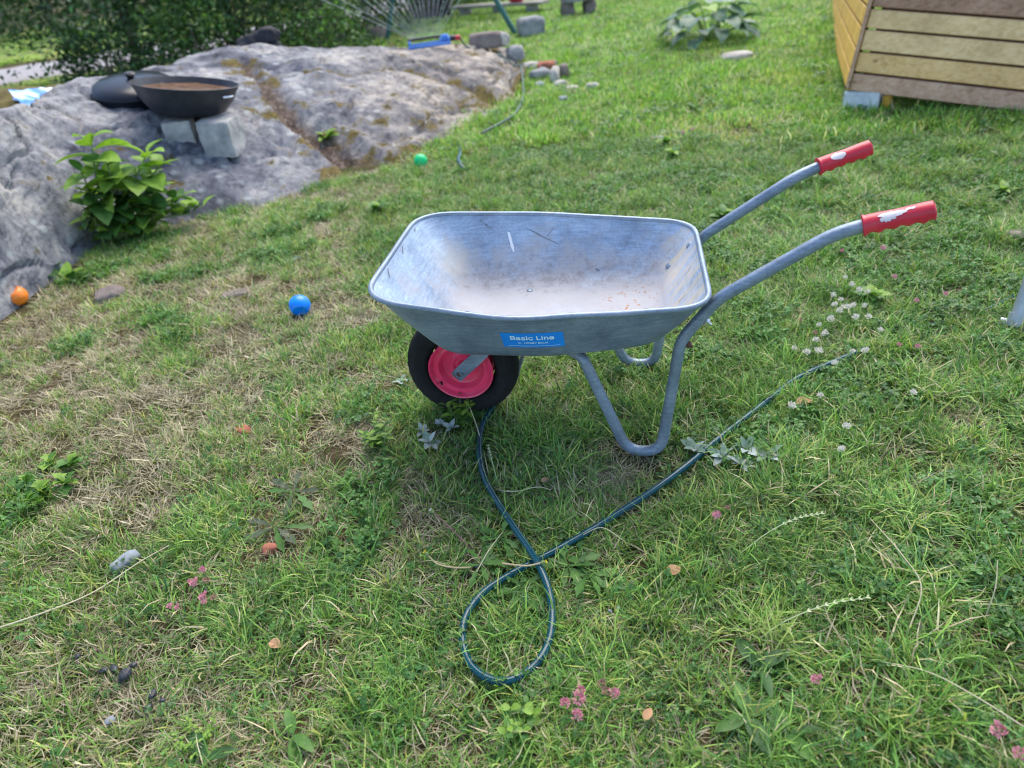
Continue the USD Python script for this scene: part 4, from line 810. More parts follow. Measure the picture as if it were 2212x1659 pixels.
o_ = c0 + fd * .125 + sdir * .12; tag(obj('concrete_block', (v + [o_[0], o_[1], c0[2] - .105], bb.faces), pale_concrete, smooth=20), 'pale concrete block under the deck corner', 'concrete block')
bb = rbox((.05, .10, .16), .004); v = np.array(bb.vertices) @ rotm(0, 0, math.atan2(fd[1], fd[0])).T; o_ = c0 + fd * .285 + sdir * .10
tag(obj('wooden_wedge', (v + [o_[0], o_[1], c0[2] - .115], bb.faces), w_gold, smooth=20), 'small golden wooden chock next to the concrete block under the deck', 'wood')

# ------------------------------------------------------------------ galvanised pole at the right edge
pf = g(2190, 712); top = EYE + ray(2290, 420) * np.linalg.norm(pf - EYE) * 1.0 / np.linalg.norm(ray(2290, 420)); top = pf + (top - pf) * 1.15
pole = thing('trampoline_leg', 'galvanised steel tube leg on a low foot bar at the right edge', 'pole', pf)
zt = noisy('dull_zinc', [(.3, (.30, .34, .35)), (.7, (.50, .54, .55))], 12, .45, metal=.7)
d = top - pf; obj('upright', tube(np.array([[0, 0, .03], [0, 0, .03] + d * .5, d * 1.0 + [0, 0, .03]]), .024, 18), zt, pole)
dn = d / np.linalg.norm(d); obj('collar', tube(np.array([[0, 0, .028] - dn * .012, [0, 0, .028] + dn * .035]), .031, 18), zt, pole)
fb = rounded([(-.04, .03, .02), (.05, -.03, .012), (.55, -.30, .012), (.9, -.45, .012)], .05, 5); obj('foot_bar', tube(fb, .021, 14), zt, pole)
# ------------------------------------------------------------------ weeds, flowers and fallen leaves
def lm(name, a, b, c, rough=.5, trans=.3): return leafy(name, [(.3, a), (.5, b), (.72, c)], 30, trans, rough)
lf_bright = lm('bright_leaf', (.15, .28, .035), (.22, .37, .05), (.29, .44, .07)); lf_mid = lm('mid_leaf', (.06, .155, .03), (.09, .21, .04), (.13, .27, .05)); lf_dark = lm('dark_leaf', (.03, .085, .02), (.045, .12, .03), (.07, .16, .04))
lf_silver = lm('silver_leaf', (.27, .33, .31), (.37, .43, .41), (.47, .53, .50), .85, .1); lf_grey = lm('grey_green_leaf', (.14, .22, .165), (.20, .29, .22), (.27, .36, .28), .8, .15)
lf_blue = lm('blue_green_leaf', (.055, .13, .075), (.10, .19, .115), (.16, .27, .18), .42, .2); lf_dand = lm('dandelion_leaf', (.055, .14, .03), (.085, .20, .04), (.12, .25, .06), .45); lf_dull = lm('dull_leaf', (.05, .075, .04), (.085, .11, .065), (.13, .15, .10), .7, .2)
lf_brown = noisy('fallen_leaf', [(.3, (.28, .15, .07)), (.7, (.46, .27, .14))], 30, .7); stem_green = noisy('green_stem', [(.3, (.10, .17, .05)), (.7, (.18, .25, .08))], 20, .6); stem_red = noisy('reddish_stem', [(.3, (.14, .06, .06)), (.7, (.24, .13, .11))], 20, .5); stem_tan = noisy('tan_stem', [(.3, (.36, .27, .14)), (.7, (.50, .40, .24))], 20, .6)
straw_m = noisy('straw_stalk', [(.3, (.48, .40, .25)), (.7, (.62, .55, .38))], 30, .7); straw_g = noisy('pale_green_stalk', [(.3, (.34, .40, .20)), (.7, (.48, .54, .32))], 30, .7); yellow_fl = noisy('yellow_petal', [(.3, (.65, .50, .03)), (.7, (.80, .65, .06))], 30, .6)
white_fl = noisy('white_petal', [(.3, (.55, .51, .40)), (.5, (.74, .71, .62)), (.7, (.85, .83, .77))], 90, .8); pink_fl = noisy('pink_petal', [(.3, (.52, .18, .24)), (.5, (.70, .34, .39)), (.7, (.82, .56, .56))], 160, .85); fade_fl = noisy('faded_petal', [(.3, (.32, .18, .12)), (.7, (.52, .36, .26))], 90, .85)
def rosette(name, label, cat, px, py, n, Ln, W, mats, el=(.1, .7), droop=.6, teeth=0, seed=0, group=None, fold=.25, wide=.45, z=0.0, lift=0.0, p=None):
    """a low plant whose leaves leave one crown"""
    up_l = .017 if p is None and math.hypot(*g(px, py)[:2]) < 2.6 else 0; p = g(px, py) if p is None else p; t = thing(name, label, cat, p + [0, 0, z], 0, group); r = np.random.default_rng(seed + 900)
    for i in range(n):
        l = r.uniform(*Ln); az = i * 2.4 + r.normal(0, .3)
        v, f = place(leaf(l, l * r.uniform(*W), 5, fold, droop * r.uniform(.5, 1.4), wide, teeth), (0, 0, lift * r.random()), az, r.uniform(*el), r.normal(0, .25))
        obj('leaf', (v + [0, 0, .006 + up_l], f), mats[r.integers(len(mats))], t, smooth=30)
    return t
def leafy_stem(name, label, cat, px, py, stems, mats, seed, leafsize=(.025, .04), W=.5, pairs=5, group=None):
    """a small plant of upright stems with pairs of leaves. stems: (lean direction, lean, length)"""
    p = g(px, py); t = thing(name, label, cat, p, 0, group); r = np.random.default_rng(seed)
    for az, lean, h in stems:
        P = np.array([[math.cos(az) * lean * h * s ** 1.5, math.sin(az) * lean * h * s ** 1.5, h * s] for s in np.linspace(0, 1, 7)]) + [r.normal(0, .012), r.normal(0, .012), 0]
        obj('stem', tube(P, np.linspace(.0022, .0012, 7), 6), stem_green, t)
        for k in range(pairs):
            s = .25 + .75 * (k + 1) / pairs; c = np.array([np.interp(s, np.linspace(0, 1, 7), P[:, j]) for j in range(3)]); a0 = r.random() * 3.14 if k % 2 == 0 else a0 + 1.57
            for q in (0, math.pi):
                l = r.uniform(*leafsize) * (1.15 - .45 * s)
                v, f = place(leaf(l, l * W, 4, .25, .6), c, a0 + q + r.normal(0, .2), r.uniform(.15, .6) + .3 * (s > .9)); obj('leaf', (v, f), mats[r.integers(len(mats))], t, smooth=30)
    return t
rosette('silver_plant', 'silvery white woolly leaved plant left of the hose under the wheel', 'plant', 930, 968, 9, (.03, .052), (.42, .55), [lf_silver, lf_grey], (.2, 1.1), .5, seed=1)
for i, (x, y) in enumerate([(952, 932), (915, 945), (976, 938)]): rosette('silver_plant', ['silvery tuft at the top of the woolly plant group', 'small silvery tuft at the left of the woolly plant group', 'small silvery tuft at the right of the woolly plant group'][i], 'plant', x, y, 8, (.025, .042), (.4, .55), [lf_silver], (.3, 1.2), .5, seed=2 + i)
for i, (x, y, n, lab) in enumerate([(1500, 985, 6, 'grey green felted plant touching the hose right of the leg'), (1560, 1000, 5, 'grey green felted plant under the right strand of the hose'), (1610, 985, 7, 'grey green felted plant in the middle of its group beyond the hose'), (1655, 1000, 5, 'grey green felted plant at the right end of its group'), (1600, 1018, 5, 'low grey green felted plant nearest the front of its group')]):
    rosette('woolly_plant', lab, 'plant', x, y, n + 3, (.035, .062), (.38, .5), [lf_grey, lf_grey, lf_silver], (.2, 1.0), .6, seed=20 + i)
rosette('silver_plant', 'pale silvery plant left of the wheel', 'plant', 868, 836, 7, (.035, .06), (.3, .45), [lf_silver, lf_grey], (.2, .8), .5, seed=31)
rosette('silver_plant', 'flat silvery plant in the grass left of the tray', 'plant', 622, 572, 7, (.06, .11), (.22, .32), [lf_silver, lf_grey], (.05, .5), .5, seed=32)
rosette('silver_plant', 'small pale leaves in the grass far behind the tray', 'plant', 1480, 292, 6, (.06, .10), (.3, .4), [lf_grey], (.3, .8), .5, seed=33)
leafy_stem('leafy_weed', 'light green leafy weed left of the silvery plants', 'plant', 815, 968, [(i * .9, .5, .06 + .02 * (i % 3)) for i in range(9)], [lf_bright, lf_mid], 41, (.03, .05), .48, 4)
leafy_stem('leafy_weed', 'light green leafy weed against the foot of the wheel', 'plant', 1000, 905, [(i * 1.3, .35, .075 + .02 * (i % 2)) for i in range(5)], [lf_bright, lf_mid], 42, (.03, .05), .48, 4)
leafy_stem('leafy_weed', 'low bright weed in the grass at the left edge of the hose loop', 'plant', 1130, 1575, [(i * 1.1, .6, .04) for i in range(6)], [lf_mid, lf_bright], 43, (.025, .04), .7, 3)
leafy_stem('leafy_weed', 'mossy bright weed at the bottom left edge', 'plant', 420, 1610, [(i * .7, .8, .035) for i in range(9)], [lf_bright], 44, (.012, .02), .5, 5)
for i, (x, y) in enumerate([(110, 1010), (60, 1050), (160, 1020), (100, 1080), (150, 1060)]):
    rosette('cranesbill', 'bright lobed weed clump in dry grass at the left, ' + ['middle plant', 'left plant', 'right plant', 'front plant', 'lower right plant'][i], 'plant', x, y, 15, (.035, .06), (.7, .95), [lf_mid, lf_mid, lf_bright], (.2, 1.2), .8, 2, seed=50 + i, wide=.62, group=None, lift=.02)
for i, (x, y, n, lab) in enumerate([(1085, 1175, 8, 'toothed dandelion rosette left of the hose crossing'), (1228, 1238, 9, 'toothed dandelion rosette right of the hose crossing'), (1128, 1285, 8, 'toothed dandelion rosette below the hose crossing inside the loop'), (1040, 1232, 8, 'toothed dandelion rosette farther left of the hose crossing'), (1270, 1255, 9, 'toothed dandelion rosette in the grass right of the loop')]):
    rosette('dandelion', lab, 'plant', x, y, n + 3, (.055, .105), (.24, .34), [lf_dand, lf_mid], (.05, .5), .7, 3, seed=60 + i, wide=.66)
for i, (x, y) in enumerate([(600, 1150), (640, 1075)]): rosette('dandelion', ['dull flattened dandelion rosette above the orange brick piece', 'dull flattened dandelion leaves in straw left of the hose'][i], 'plant', x, y, 6, (.08, .12), (.22, .30), [lf_dull, lf_dand], (.02, .2), .3, 3, seed=70 + i, wide=.66)
for i, (x, y, n, lab) in enumerate([(1640, 1455, 3, 'dark upright dock leaves below the yellow grass tuft'), (1610, 1560, 5, 'dark dock leaves near the bottom edge right of the loop'), (1160, 1335, 2, 'single broad leaf lying inside the hose loop'), (640, 1600, 3, 'broad dull leaf near the bottom edge left of the loop'), (455, 1650, 2, 'dark broad leaf cut off by the bottom edge'), (1700, 1600, 4, 'dark broad leaves near the bottom edge on the right')]):
    rosette('dock_leaf', lab, 'plant', x, y, n, (.06, .095), (.30, .42), [lf_dark, lf_mid] if i != 3 else [lf_dull, lf_mid], (.1, .5), .6, 0, seed=80 + i)
for i, (x, y) in enumerate([(1560, 480), (1440, 320), (1455, 345), (820, 465), (2160, 430), (1880, 660), (1500, 245)]):
    rosette('leafy_weed', ['bright weed in the grass right of the tray', 'dark leafy weed far behind the tray', 'dark leafy weed with pink specks behind the tray', 'pale weed behind the tray at its left', 'lush weed near the right edge beyond the grips', 'dark clump of leaves beyond the clover flowers', 'dark grass clump behind the far grip'][i], 'plant', x, y, 34, (.045, .085), (.35, .6), [lf_mid, lf_bright, lf_mid], (.1, 1.0), .7, seed=95 + i, lift=.05)
# dandelion stalks
def stalk(name, label, cat, pts, m_, head=None, r0=.0022, group=None):
    P = cr(np.array([g(x, y, z) for x, y, z in pts]), 8); o_ = P[0].copy(); t = thing(name, label, cat, o_, 0, group); n = len(P)
    obj('stem', tube(P - o_, np.linspace(r0 * 1.15, r0 * .85, n), 8), m_, t, smooth=True)
    if head:
        e = P[-1] - o_; d = P[-1] - P[-3]; d /= np.linalg.norm(d); mt, sz = head
        v, f = lathe([(0, 0), (sz * .55, sz * .2), (sz * .62, sz * .8), (sz * .45, sz * 1.2), (0, sz * 1.3)], 10); obj('bud', (v @ trimesh.geometry.align_vectors([0, 0, 1], d)[:3, :3].T + e, f), stem_green, t)
        r = np.random.default_rng(int(sz * 1e5)); pet = join([place(leaf(sz * 1.1, sz * .3, 2, .1, .2), (0, 0, sz * 1.1), a, r.uniform(.5, 1.3)) for a in np.linspace(0, 6.28, 18)])
        obj('petals', (pet[0] @ trimesh.geometry.align_vectors([0, 0, 1], d)[:3, :3].T + e, pet[1]), mt, t)
    return t
stalk('dandelion_stalk', 'reddish dandelion stalk with a bare white head left of the hose', 'plant', [(1018, 1195, .01), (1002, 1170, .03), (960, 1128, .07), (938, 1108, .09)], stem_red, (white_fl, .009))
stalk('dandelion_stalk', 'pale dandelion stalk lying in grass with yellow bud at its left', 'plant', [(1020, 1226, .02), (980, 1226, .04), (945, 1218, .05), (925, 1200, .07)], stem_tan, (yellow_fl, .009))
stalk('dandelion_stalk', 'tan dandelion stalk lying across the hose crossing with yellow bud', 'plant', [(1085, 1217, .055), (1110, 1220, .06), (1140, 1222, .066), (1168, 1216, .07)], stem_tan, (yellow_fl, .009))
# straw stalks and seed heads
def straw(label, pts, m_=None, ear=0, r0=.0016, name='straw_stalk'):
    m_ = m_ or straw_m; P = cr(np.array([g(x, y, z) for x, y, z in pts]), 10); o_ = P[0].copy(); t = thing(name, label, 'grass stalk', o_, 0); n = len(P)
    obj('stalk', tube(P - o_, np.linspace(r0, r0 * .5, n), 6), m_, t, smooth=True)
    if ear:
        k = int(n * (1 - ear)); ears = []
        for i in range(k, n, 2):
            for s in (-1, 1):
                d = P[min(i + 1, n - 1)] - P[i - 1]; ears.append(place(leaf(.012, .0035, 2, .2, .1), P[i] - o_, math.atan2(d[1], d[0]) + s * .5, .3))
        obj('seed_head', join(ears), m_, t)
straw('long pale straw lying from the left edge past the slate', [(-20, 1362, .03), (90, 1325, .05), (200, 1280, .05), (300, 1215, .05), (365, 1178, .04)], r0=.0024)
straw('pale grass stalk with seed head right of the loop', [(1600, 1195, .02), (1660, 1150, .05), (1720, 1120, .07), (1778, 1108, .08)], straw_g, .5)
straw('pale grass stalk with seed head beside the yellow tuft', [(1640, 1380, .03), (1700, 1340, .06), (1790, 1305, .08), (1880, 1290, .08)], straw_g, .5)
straw('thin straw stalk crossing the lower right corner', [(2212, 1570, .06), (2100, 1500, .08), (2000, 1450, .07), (1880, 1425, .04)])
straw('bent straw stalk in the long grass at the right', [(1960, 1370, .02), (1990, 1270, .08), (1950, 1200, .1), (1880, 1120, .08)])
straw('dry seed stalk leaning left of the leg', [(1075, 1045, .01), (1064, 1000, .06), (1055, 965, .10)], straw_g, .4)
straw('straight straw stalk between the hose and the wheel', [(1095, 905, .01), (1098, 860, .05), (1115, 810, .10)], straw_m, .4)
straw('straw stalk bending over the grass before the leg', [(1075, 1058, .02), (1110, 1062, .04), (1160, 1052, .05), (1190, 1058, .04)])
straw('straw piece lying left of the hose crossing', [(1030, 1235, .03), (1055, 1190, .06), (1085, 1150, .04)])
straw('thin pale stalk at the right edge of the lawn', [(2130, 1330, .02), (2150, 1270, .08), (2155, 1210, .12)])
straw('short dry stalk leaning before the leg', [(1350, 1170, .02), (1300, 1140, .05), (1250, 1160, .03)])
straw('thin dry stalk beside the wheel', [(1040, 955, .02), (1028, 915, .07), (1015, 880, .12)])
def fallen(label, px, py, l, w, az, mt, el=.25):
    tag(obj('fallen_leaf', (lambda v, f: (v + g(px, py, .03), f))(*place(leaf(l, w, 5, .35, .5), (-l / 2, 0, 0), az, el)), mt, smooth=30), label, 'leaf')
fallen('tan fallen leaf in the grass right of the loop', 1463, 1240, .045, .034, .6, lf_brown)
fallen('brown fallen leaf in the grass left of the loop', 598, 1385, .04, .03, -.5, lf_brown)
fallen('brown curled leaf by the bottom edge near the dock leaves', 1180, 1040, .03, .02, .5, lf_brown)
fallen('rust brown leaf in the grass under the right strand of the hose', 1740, 870, .06, .04, .2, lf_brown)
fallen('reddish brown leaf in the clover right of the loop', 1410, 1555, .035, .02, .9, lf_brown)
# clover flowers
def flower(name, mt, size, nlay):
    t = thing(name, None, 'flower', (0, 0, -5))
    parts = []; r = np.random.default_rng(len(name))
    for k in range(70):
        u_ = r.normal(0, 1, 3); u_ /= np.linalg.norm(u_); u_[2] *= .85; th = math.asin(np.clip(u_[2], -1, 1))
        parts.append(place(leaf(size * r.uniform(.30, .48), size * .17, 2, .5, -.4), u_ * size * r.uniform(.18, .36), math.atan2(u_[1], u_[0]) + r.normal(0, .3), min(th * .5 + .75 + r.normal(0, .25), 1.5)))
    v, f = join(parts); obj('flower_head', (v + [0, 0, .066], f), mt, t, smooth=30)
    obj('stem', tube(np.array([[0.006, .004, -.005], [.003, .002, .02], [0, 0, .064]]), .0011, 6), stem_green, t)
    return t
def flowers(name, mt, size, spots, group, labels):
    base = None
    for i, sp in enumerate(spots):
        x, y = sp[:2]; k = sp[2] if len(sp) > 2 else 1.0; p = g(x, y, .05 * k); p[2] = float(gz(p[0], p[1])) - .003
        if base is None:
            base = flower(name, mt, size, 6); xf = UsdGeom.Xformable(base); base.GetAttribute('xformOp:translate').Set(Gf.Vec3d(*map(float, p))); xf.AddScaleOp().Set(Gf.Vec3f(k, k, k)); tag(base, labels(i, x, y), 'flower', group)
        else: copy(base, p, rng.random() * 6.28, labels(i, x, y), group, k, (float(rng.normal(0, 9)), float(rng.normal(0, 9)), 0))
W_ = [(1825, 605), (1828, 622), (1800, 645), (1812, 650), (1850, 635), (1798, 668), (1824, 668), (1836, 672), (1846, 670), (1868, 672), (1770, 708), (1794, 728), (1754, 740), (1762, 757), (1738, 765), (1770, 768), (1890, 717), (1848, 698), (1870, 690), (1812, 795), (1846, 763), (1862, 766), (1956, 852), (1782, 855), (1700, 890), (1818, 930), (1820, 982), (1788, 690), (1810, 680), (1875, 640), (1716, 760)]
flowers('white_clover_flower', white_fl, .0235, [(x, y, .9 + .35 * ((i * 37) % 10) / 10) for i, (x, y) in enumerate(W_)], 'white clover flowers right of the wheelbarrow', lambda i, x, y: ('white clover flower in the dense upper patch under the handles' if y < 700 else 'white clover flower in the loose lower patch under the handles') if y < 800 else {(1956, 852): 'white clover flower alone at the far right below the handles', (1782, 855): 'white clover flower beside the hose near its end', (1700, 890): 'white clover flower close above the grey green plants', (1818, 930): 'white clover flower right of the grey green plants', (1820, 982): 'lowest white clover flower in the dark clover'}.get((x, y), 'white clover flower nearest the hose end'))
PK = [(425, 1268, 1.1), (452, 1286, 1.1), (443, 1236, .9), (380, 1303, .8), (386, 1312, .7), (440, 1310, .7), (408, 1258, .6), (1240, 1502, 1.2), (1228, 1508, 1.0), (1252, 1496, .9), (1317, 1518, 1.0), (1254, 1562, 1.1), (1550, 1133, 1.1), (1541, 1115, .7), (1790, 530, 1), (1815, 545, .8), (1923, 545, 1.2), (1925, 605, 1), (1968, 655, .9), (1945, 752, .8), (1480, 290, 1.2), (1495, 285, 1.1), (1776, 1476, 1.0), (2195, 1590, 1.3), (2200, 1625, 1.2), (1975, 752, .9), (2040, 640, .9)]
def pk(i, x, y):
    if x < 480: return ['largest pink clover flower at the lower left', 'second large pink clover flower, right of the largest at lower left', 'purple pink clover flower standing above its lower left group', 'small pink clover flower at the left of the lower left group', 'tiny pink clover flower at the left of the lower left group', 'small pink clover flower below the lower left group', 'tiny pink clover flower above left of the largest'][i]
    if 1200 < x < 1330: return {1502: 'pink clover flower, middle of three below the hose loop', 1508: 'pink clover flower, left of three below the hose loop', 1496: 'pink clover flower, right of three below the hose loop', 1518: 'pink clover flower right of the three below the loop', 1562: 'lowest pink clover flower below the hose loop'}[y]
    return {1133: 'pink clover flower in clover below the grey green plants', 1115: 'small pink bud just above another below the grey green plants', 530: 'pink clover flower close to the tube of the near handle', 545: 'pink clover flower under the near handle' if x < 1850 else 'pink clover flower beneath the end of the near grip', 605: 'pink clover flower above the white ones', 655: 'pink flower near the right steel leg', 752: 'pink flower right of the white clover' if x < 1960 else 'pink flower at the far right of the white clover', 290: 'pink flower in the weeds far behind the tray', 285: 'pink flower in weeds behind the tray, right one', 1476: 'single pale pink clover flower at lower right', 1590: 'pink clover flower at the lower right edge', 1625: 'pale pink clover flower in the lower right corner', 640: 'dull pink flower left of the right steel leg'}[y]
flowers('pink_clover_flower', pink_fl, .0235, PK, 'pink clover flowers in the lawn', pk)
flowers('faded_clover_flower', fade_fl, .020, [(450, 1262, 1), (462, 1300, .9), (1300, 1470, 1), (1318, 1488, 1.0), (1560, 1100, .8), (1735, 700, 1), (1755, 728, 1)], 'faded brown clover flowers', lambda i, x, y: ['faded clover flower beside the largest pink one', 'faded clover flower below right of the lower left pink group', 'faded clover flower above the pink ones below the loop', 'brown clover flower right below the loop', 'faded clover flower below the grey green plants', 'faded clover flower beside the hose nut', 'faded clover flower left of the white ones'][i])
# yellow tuft
yt = thing('grass_tuft', 'yellow green tuft of coarse grass at the lower right', 'grass tuft', g(1665, 1390) + [0, 0, .02])
v, f, c = blades(80, .05, (.07, .14), (.0025, .0045), (.4, 1.25), (.2, 1.0), [(.19, .30, .06), (.25, .34, .09), (.14, .25, .05)], [1, 1, 1], 77, (1.2, 1.0, 1.2)); obj('green_blades', (v, f), grass_mat, yt, smooth=False, col=c)
v, f, c = blades(60, .05, (.03, .08), (.002, .004), (.9, 1.5), (0, .4), [(.62, .54, .40), (.52, .43, .28)], [1, 1], 78, (1, 1, 1)); obj('dead_blades', (v, f), grass_mat, yt, smooth=False, col=c)
# ------------------------------------------------------------------ shrub in front of the rock
sh = thing('leafy_shrub', 'young shrub with large bright green leaves growing against the rock', 'shrub', g(262, 520)); so = g(262, 520); r5 = np.random.default_rng(5)
tips = [((196, 300), .28), ((318, 330), .22), ((345, 360), .20), ((240, 380), .24), ((200, 420), .16), ((290, 420), .15), ((400, 420), .10), ((440, 445), .06), ((350, 460), .04), ((205, 470), .08), ((270, 470), .0), ((240, 500), -.02), ((380, 440), .06), ((310, 400), .14), ((225, 340), .24), ((175, 370), .2), ((320, 450), .08), ((250, 440), .1), ((300, 490), .0), ((420, 460), .05), ((190, 440), .1), ((355, 400), .16)]
for ti, ((px, py), back) in enumerate(tips):
    dist = math.hypot(*so[:2]) - .12 + back * .3; tip = at_d(px, py, dist) - so; base = np.array([r5.normal(0, .05), r5.normal(0, .04), 0]); midp = (base + tip) / 2 + [0, 0, .10 * np.linalg.norm(tip)]; P = cr([base, midp, tip], 8)
    obj('stem', tube(P, np.linspace(.008, .004, len(P)), 7), stem_green, sh)
    big = ti < 4; nlf = 11 if big else 8
    for k in range(nlf):
        s = 1 - (k / nlf) ** 1.3 * (.75 if big else .85); c = np.array([np.interp(s, np.linspace(0, 1, len(P)), P[:, j]) for j in range(3)]); l = r5.uniform(.15, .20) * (1.15 if big else .82) * (.75 + .35 * min(1, k / 3))
        mt = lf_bright if ((big and k < 8) or r5.random() < .5) else (lf_mid if r5.random() < .75 else lf_dark)
        v, f = place(leaf(l, l * r5.uniform(.52, .66), 6, .30, .7, .45), c, k * 2.4 + ti, r5.uniform(.0, .6) + (.5 if k < 3 else 0), r5.normal(0, .3)); obj('leaf', (v, f), mt, sh, smooth=30)
for i, (x, y, n, lab) in enumerate([(105, 600, 9, 'dark green weed at the rock foot near the orange ball'), (150, 610, 8, 'pale leafy weed at the rock foot beside the grey stone')]): rosette('leafy_weed', lab, 'plant', x, y, n, (.09, .15), (.45, .6), [lf_dark, lf_mid] if i == 0 else [lf_mid, lf_bright], (.2, .9), .7, seed=120 + i, lift=.04)
p_ = hit(ROCK, 706, 300); rosette('leafy_weed', 'bright green weed growing in the crack of the rock', 'plant', 0, 0, 12, (.08, .13), (.5, .7), [lf_bright], (.3, 1.0), .6, seed=130, p=p_ - [0, 0, .02], lift=.04)
# broad leaved plant in the background
hp_ = thing('rhubarb_plant', 'large broad leaved blue green plant in the far lawn', 'plant', g(1530, 95)); r6 = np.random.default_rng(6)
for k in range(46):
    a = k * 2.4; rad = .10 + .34 * math.sqrt((k + .5) / 46); h = .10 + .36 * (1 - (rad / .46) ** 2) + r6.uniform(-.04, .06); c = np.array([rad * math.cos(a) * 1.0, rad * math.sin(a), max(h, .06)])
    l = r6.uniform(.20, .28); v, f = place(leaf(l, l * r6.uniform(.6, .8), 6, .25, .9, .42, 0, .03), c, a + r6.normal(0, .3), r6.uniform(-.1, .6), r6.normal(0, .2)); obj('leaf', (v, f), lf_bright if k in (7, 19, 30) else lf_blue, hp_, smooth=30)
    if k % 2 == 0: obj('stem', tube(np.array([[0, 0, 0], c * [.6, .6, .7], c]), .007, 5), stem_green, hp_)
# ------------------------------------------------------------------ oscillating sprinkler on the rock
sprinkler_blue = noisy('sprinkler_blue', [(.3, (.05, .17, .50)), (.7, (.08, .24, .62))], 8, .4); black_pl = noisy('black_plastic', [(.3, (.012, .012, .015)), (.7, (.03, .03, .035))], 20, .45); teal_hose = noisy('plain_hose', [(.3, (.03, .075, .07)), (.7, (.07, .12, .10))], 9, .55)
sa, sb = at_d(884, 108, 8.72), at_d(975, 106, 8.72); sz = max(height(ROCK, *(sa + (sb - sa) * t + np.array([0, o, 0]))[:2]) for t in (-.1, .2, .5, .8, 1.1) for o in (-.12, 0, .12)) - .005; sm = (sa + sb) / 2; sm[2] = sz; sy = math.atan2(*(sb - sa)[[1, 0]]); SLn = np.linalg.norm((sb - sa)[:2])
spr = thing('lawn_sprinkler', 'blue oscillating lawn sprinkler running on top of the rock', 'sprinkler', sm, sy)
for y in (-.10, .10): b = rbox((SLn, .022, .030), .006, (0, y, .018)); obj('runner', b, sprinkler_blue, spr, smooth=20)
for x in (-SLn / 2 + .015, SLn / 2 - .10, SLn / 2 - .015): b = rbox((.026, .19, .075), .008, (x, 0, .042)); obj('bracket', b, sprinkler_blue, spr, smooth=20)
obj('spray_bar', tube(np.array([(x, 0, .075 + .012 * math.cos(x * 5)) for x in np.linspace(-SLn / 2, SLn / 2 - .1, 16)]), .014, 12), black_pl, spr, smooth=True)
obj('motor_box', rbox((.085, .09, .075), .015, (SLn / 2 - .055, 0, .065)), sprinkler_blue, spr, smooth=20)
obj('coupling', tube(np.array([(SLn / 2 - .01, 0, .05), (SLn / 2 + .06, 0, .05)]), .030, 14), black_pl, spr); obj('red_connector', tube(np.array([(SLn / 2 + .055, 0, .05), (SLn / 2 + .115, 0, .048)]), .026, 14), red_plastic, spr)
water = usdkit.material(stage, L + 'water_spray', {'t': ('transparent_bsdf', {}), 'd': ('principled_bsdf', {'base_color': (.85, .88, .92), 'roughness': .25, 'specular_ior_level': .6}), 'm': ('mix_closure', {'fac': .32})}, [('t.BSDF', 'm.closure1'), ('d.BSDF', 'm.closure2')], surface='m.closure')
jets = []; r7 = np.random.default_rng(9); ux = np.array([math.cos(sy), math.sin(sy), 0]); un = np.array([-ux[1], ux[0], 0])
for k in range(19):
    t_ = k / 18; x0 = (t_ - .5) * (SLn - .18) - .04; th = math.radians(-58 + 100 * t_ + r7.normal(0, 1.2)); o_ = sm + ux * x0 + [0, 0, .09]; v0 = 12.0 + r7.normal(0, .6); d = ux * math.sin(th) + (np.array([0, 0, 1.0]) * .97 + un * .22) * math.cos(th)
    tt = np.linspace(0, .62, 22); P = o_ + d * v0 * tt[:, None] + np.array([0, 0, -4.9]) * tt[:, None] ** 2; jets.append(tube(P, np.linspace(.0016, .0050, 22), 5))
tag(obj('water_spray', join(jets), water, smooth=True), 'thin fanned jets of water rising from the blue sprinkler', kind='stuff')
hh = [(sm + ux * (SLn / 2 + .11) + [0, 0, .05])]
for x, y, d in [(1010, 108, 8.75), (1050, 116, 8.70), (1085, 128, 8.6), (1112, 140, 8.5), (1126, 158, 8.45), (1130, 185, 0), (1128, 212, 0), (1112, 240, 0), (1080, 262, 0), (1040, 283, 0)]:
    p = at_d(x, y, d) if d else g(x, y, .06)
    h = height(ROCK, p[0], p[1]); p[2] = max(h, float(gz(p[0], p[1])) + .03, 0) + .014; hh.append(p)
(hv, hf), huv = tube(cr(np.array(hh), 7), .010, 10, uvs=True); tag(obj('garden_hose', (hv, hf), teal_hose, smooth=True), 'faded green hose running from the sprinkler down the right end of the rock', 'hose')
hh = [g(992, 312, .02), g(994, 330, .05), g(990, 345, .05), g(1000, 362, .03), g(1012, 372, .0)]; (hv, hf), huv = tube(cr(np.array(hh), 7), .012, 10, uvs=True); tag(obj('hose_piece', (hv, hf), dark_hose, smooth=True, uv=huv), 'short dark hose bend in grass right of the green ball', 'hose')

# ------------------------------------------------------------------ swing frame, bench, stump and other things far behind
green_paint = noisy('green_pole_paint', [(.3, (.015, .085, .075)), (.7, (.03, .13, .115))], 8, .4)
pA, pB = g(833, 92), g(1120, 78); apx = (pA + pB) / 2 * [1, 1, 0] + [0, 0, 2.35]; dirA, dirB = at_d(846, 0, math.hypot(*pA[:2])) - pA, at_d(1074, 0, math.hypot(*pB[:2])) - pB
sw = thing('swing_frame', 'dark green steel swing frame with two leaning legs behind the rock', 'swing frame', pA)
tA = pA + dirA / dirA[2] * 2.3; tB = pB + dirB / dirB[2] * 2.3
obj('leg', tube(np.array([[0, 0, -.05], tA - pA]), .034, 14), green_paint, sw); obj('leg', tube(np.array([pB - pA - [0, 0, .05], tB - pA]), .040, 14), green_paint, sw); obj('top_bar', tube(np.array([tA - pA, tB - pA]), .034, 14), green_paint, sw)
grey_wood = wood('grey_weathered_wood', (.22, .20, .17), (.33, .30, .26), (.43, .40, .36))
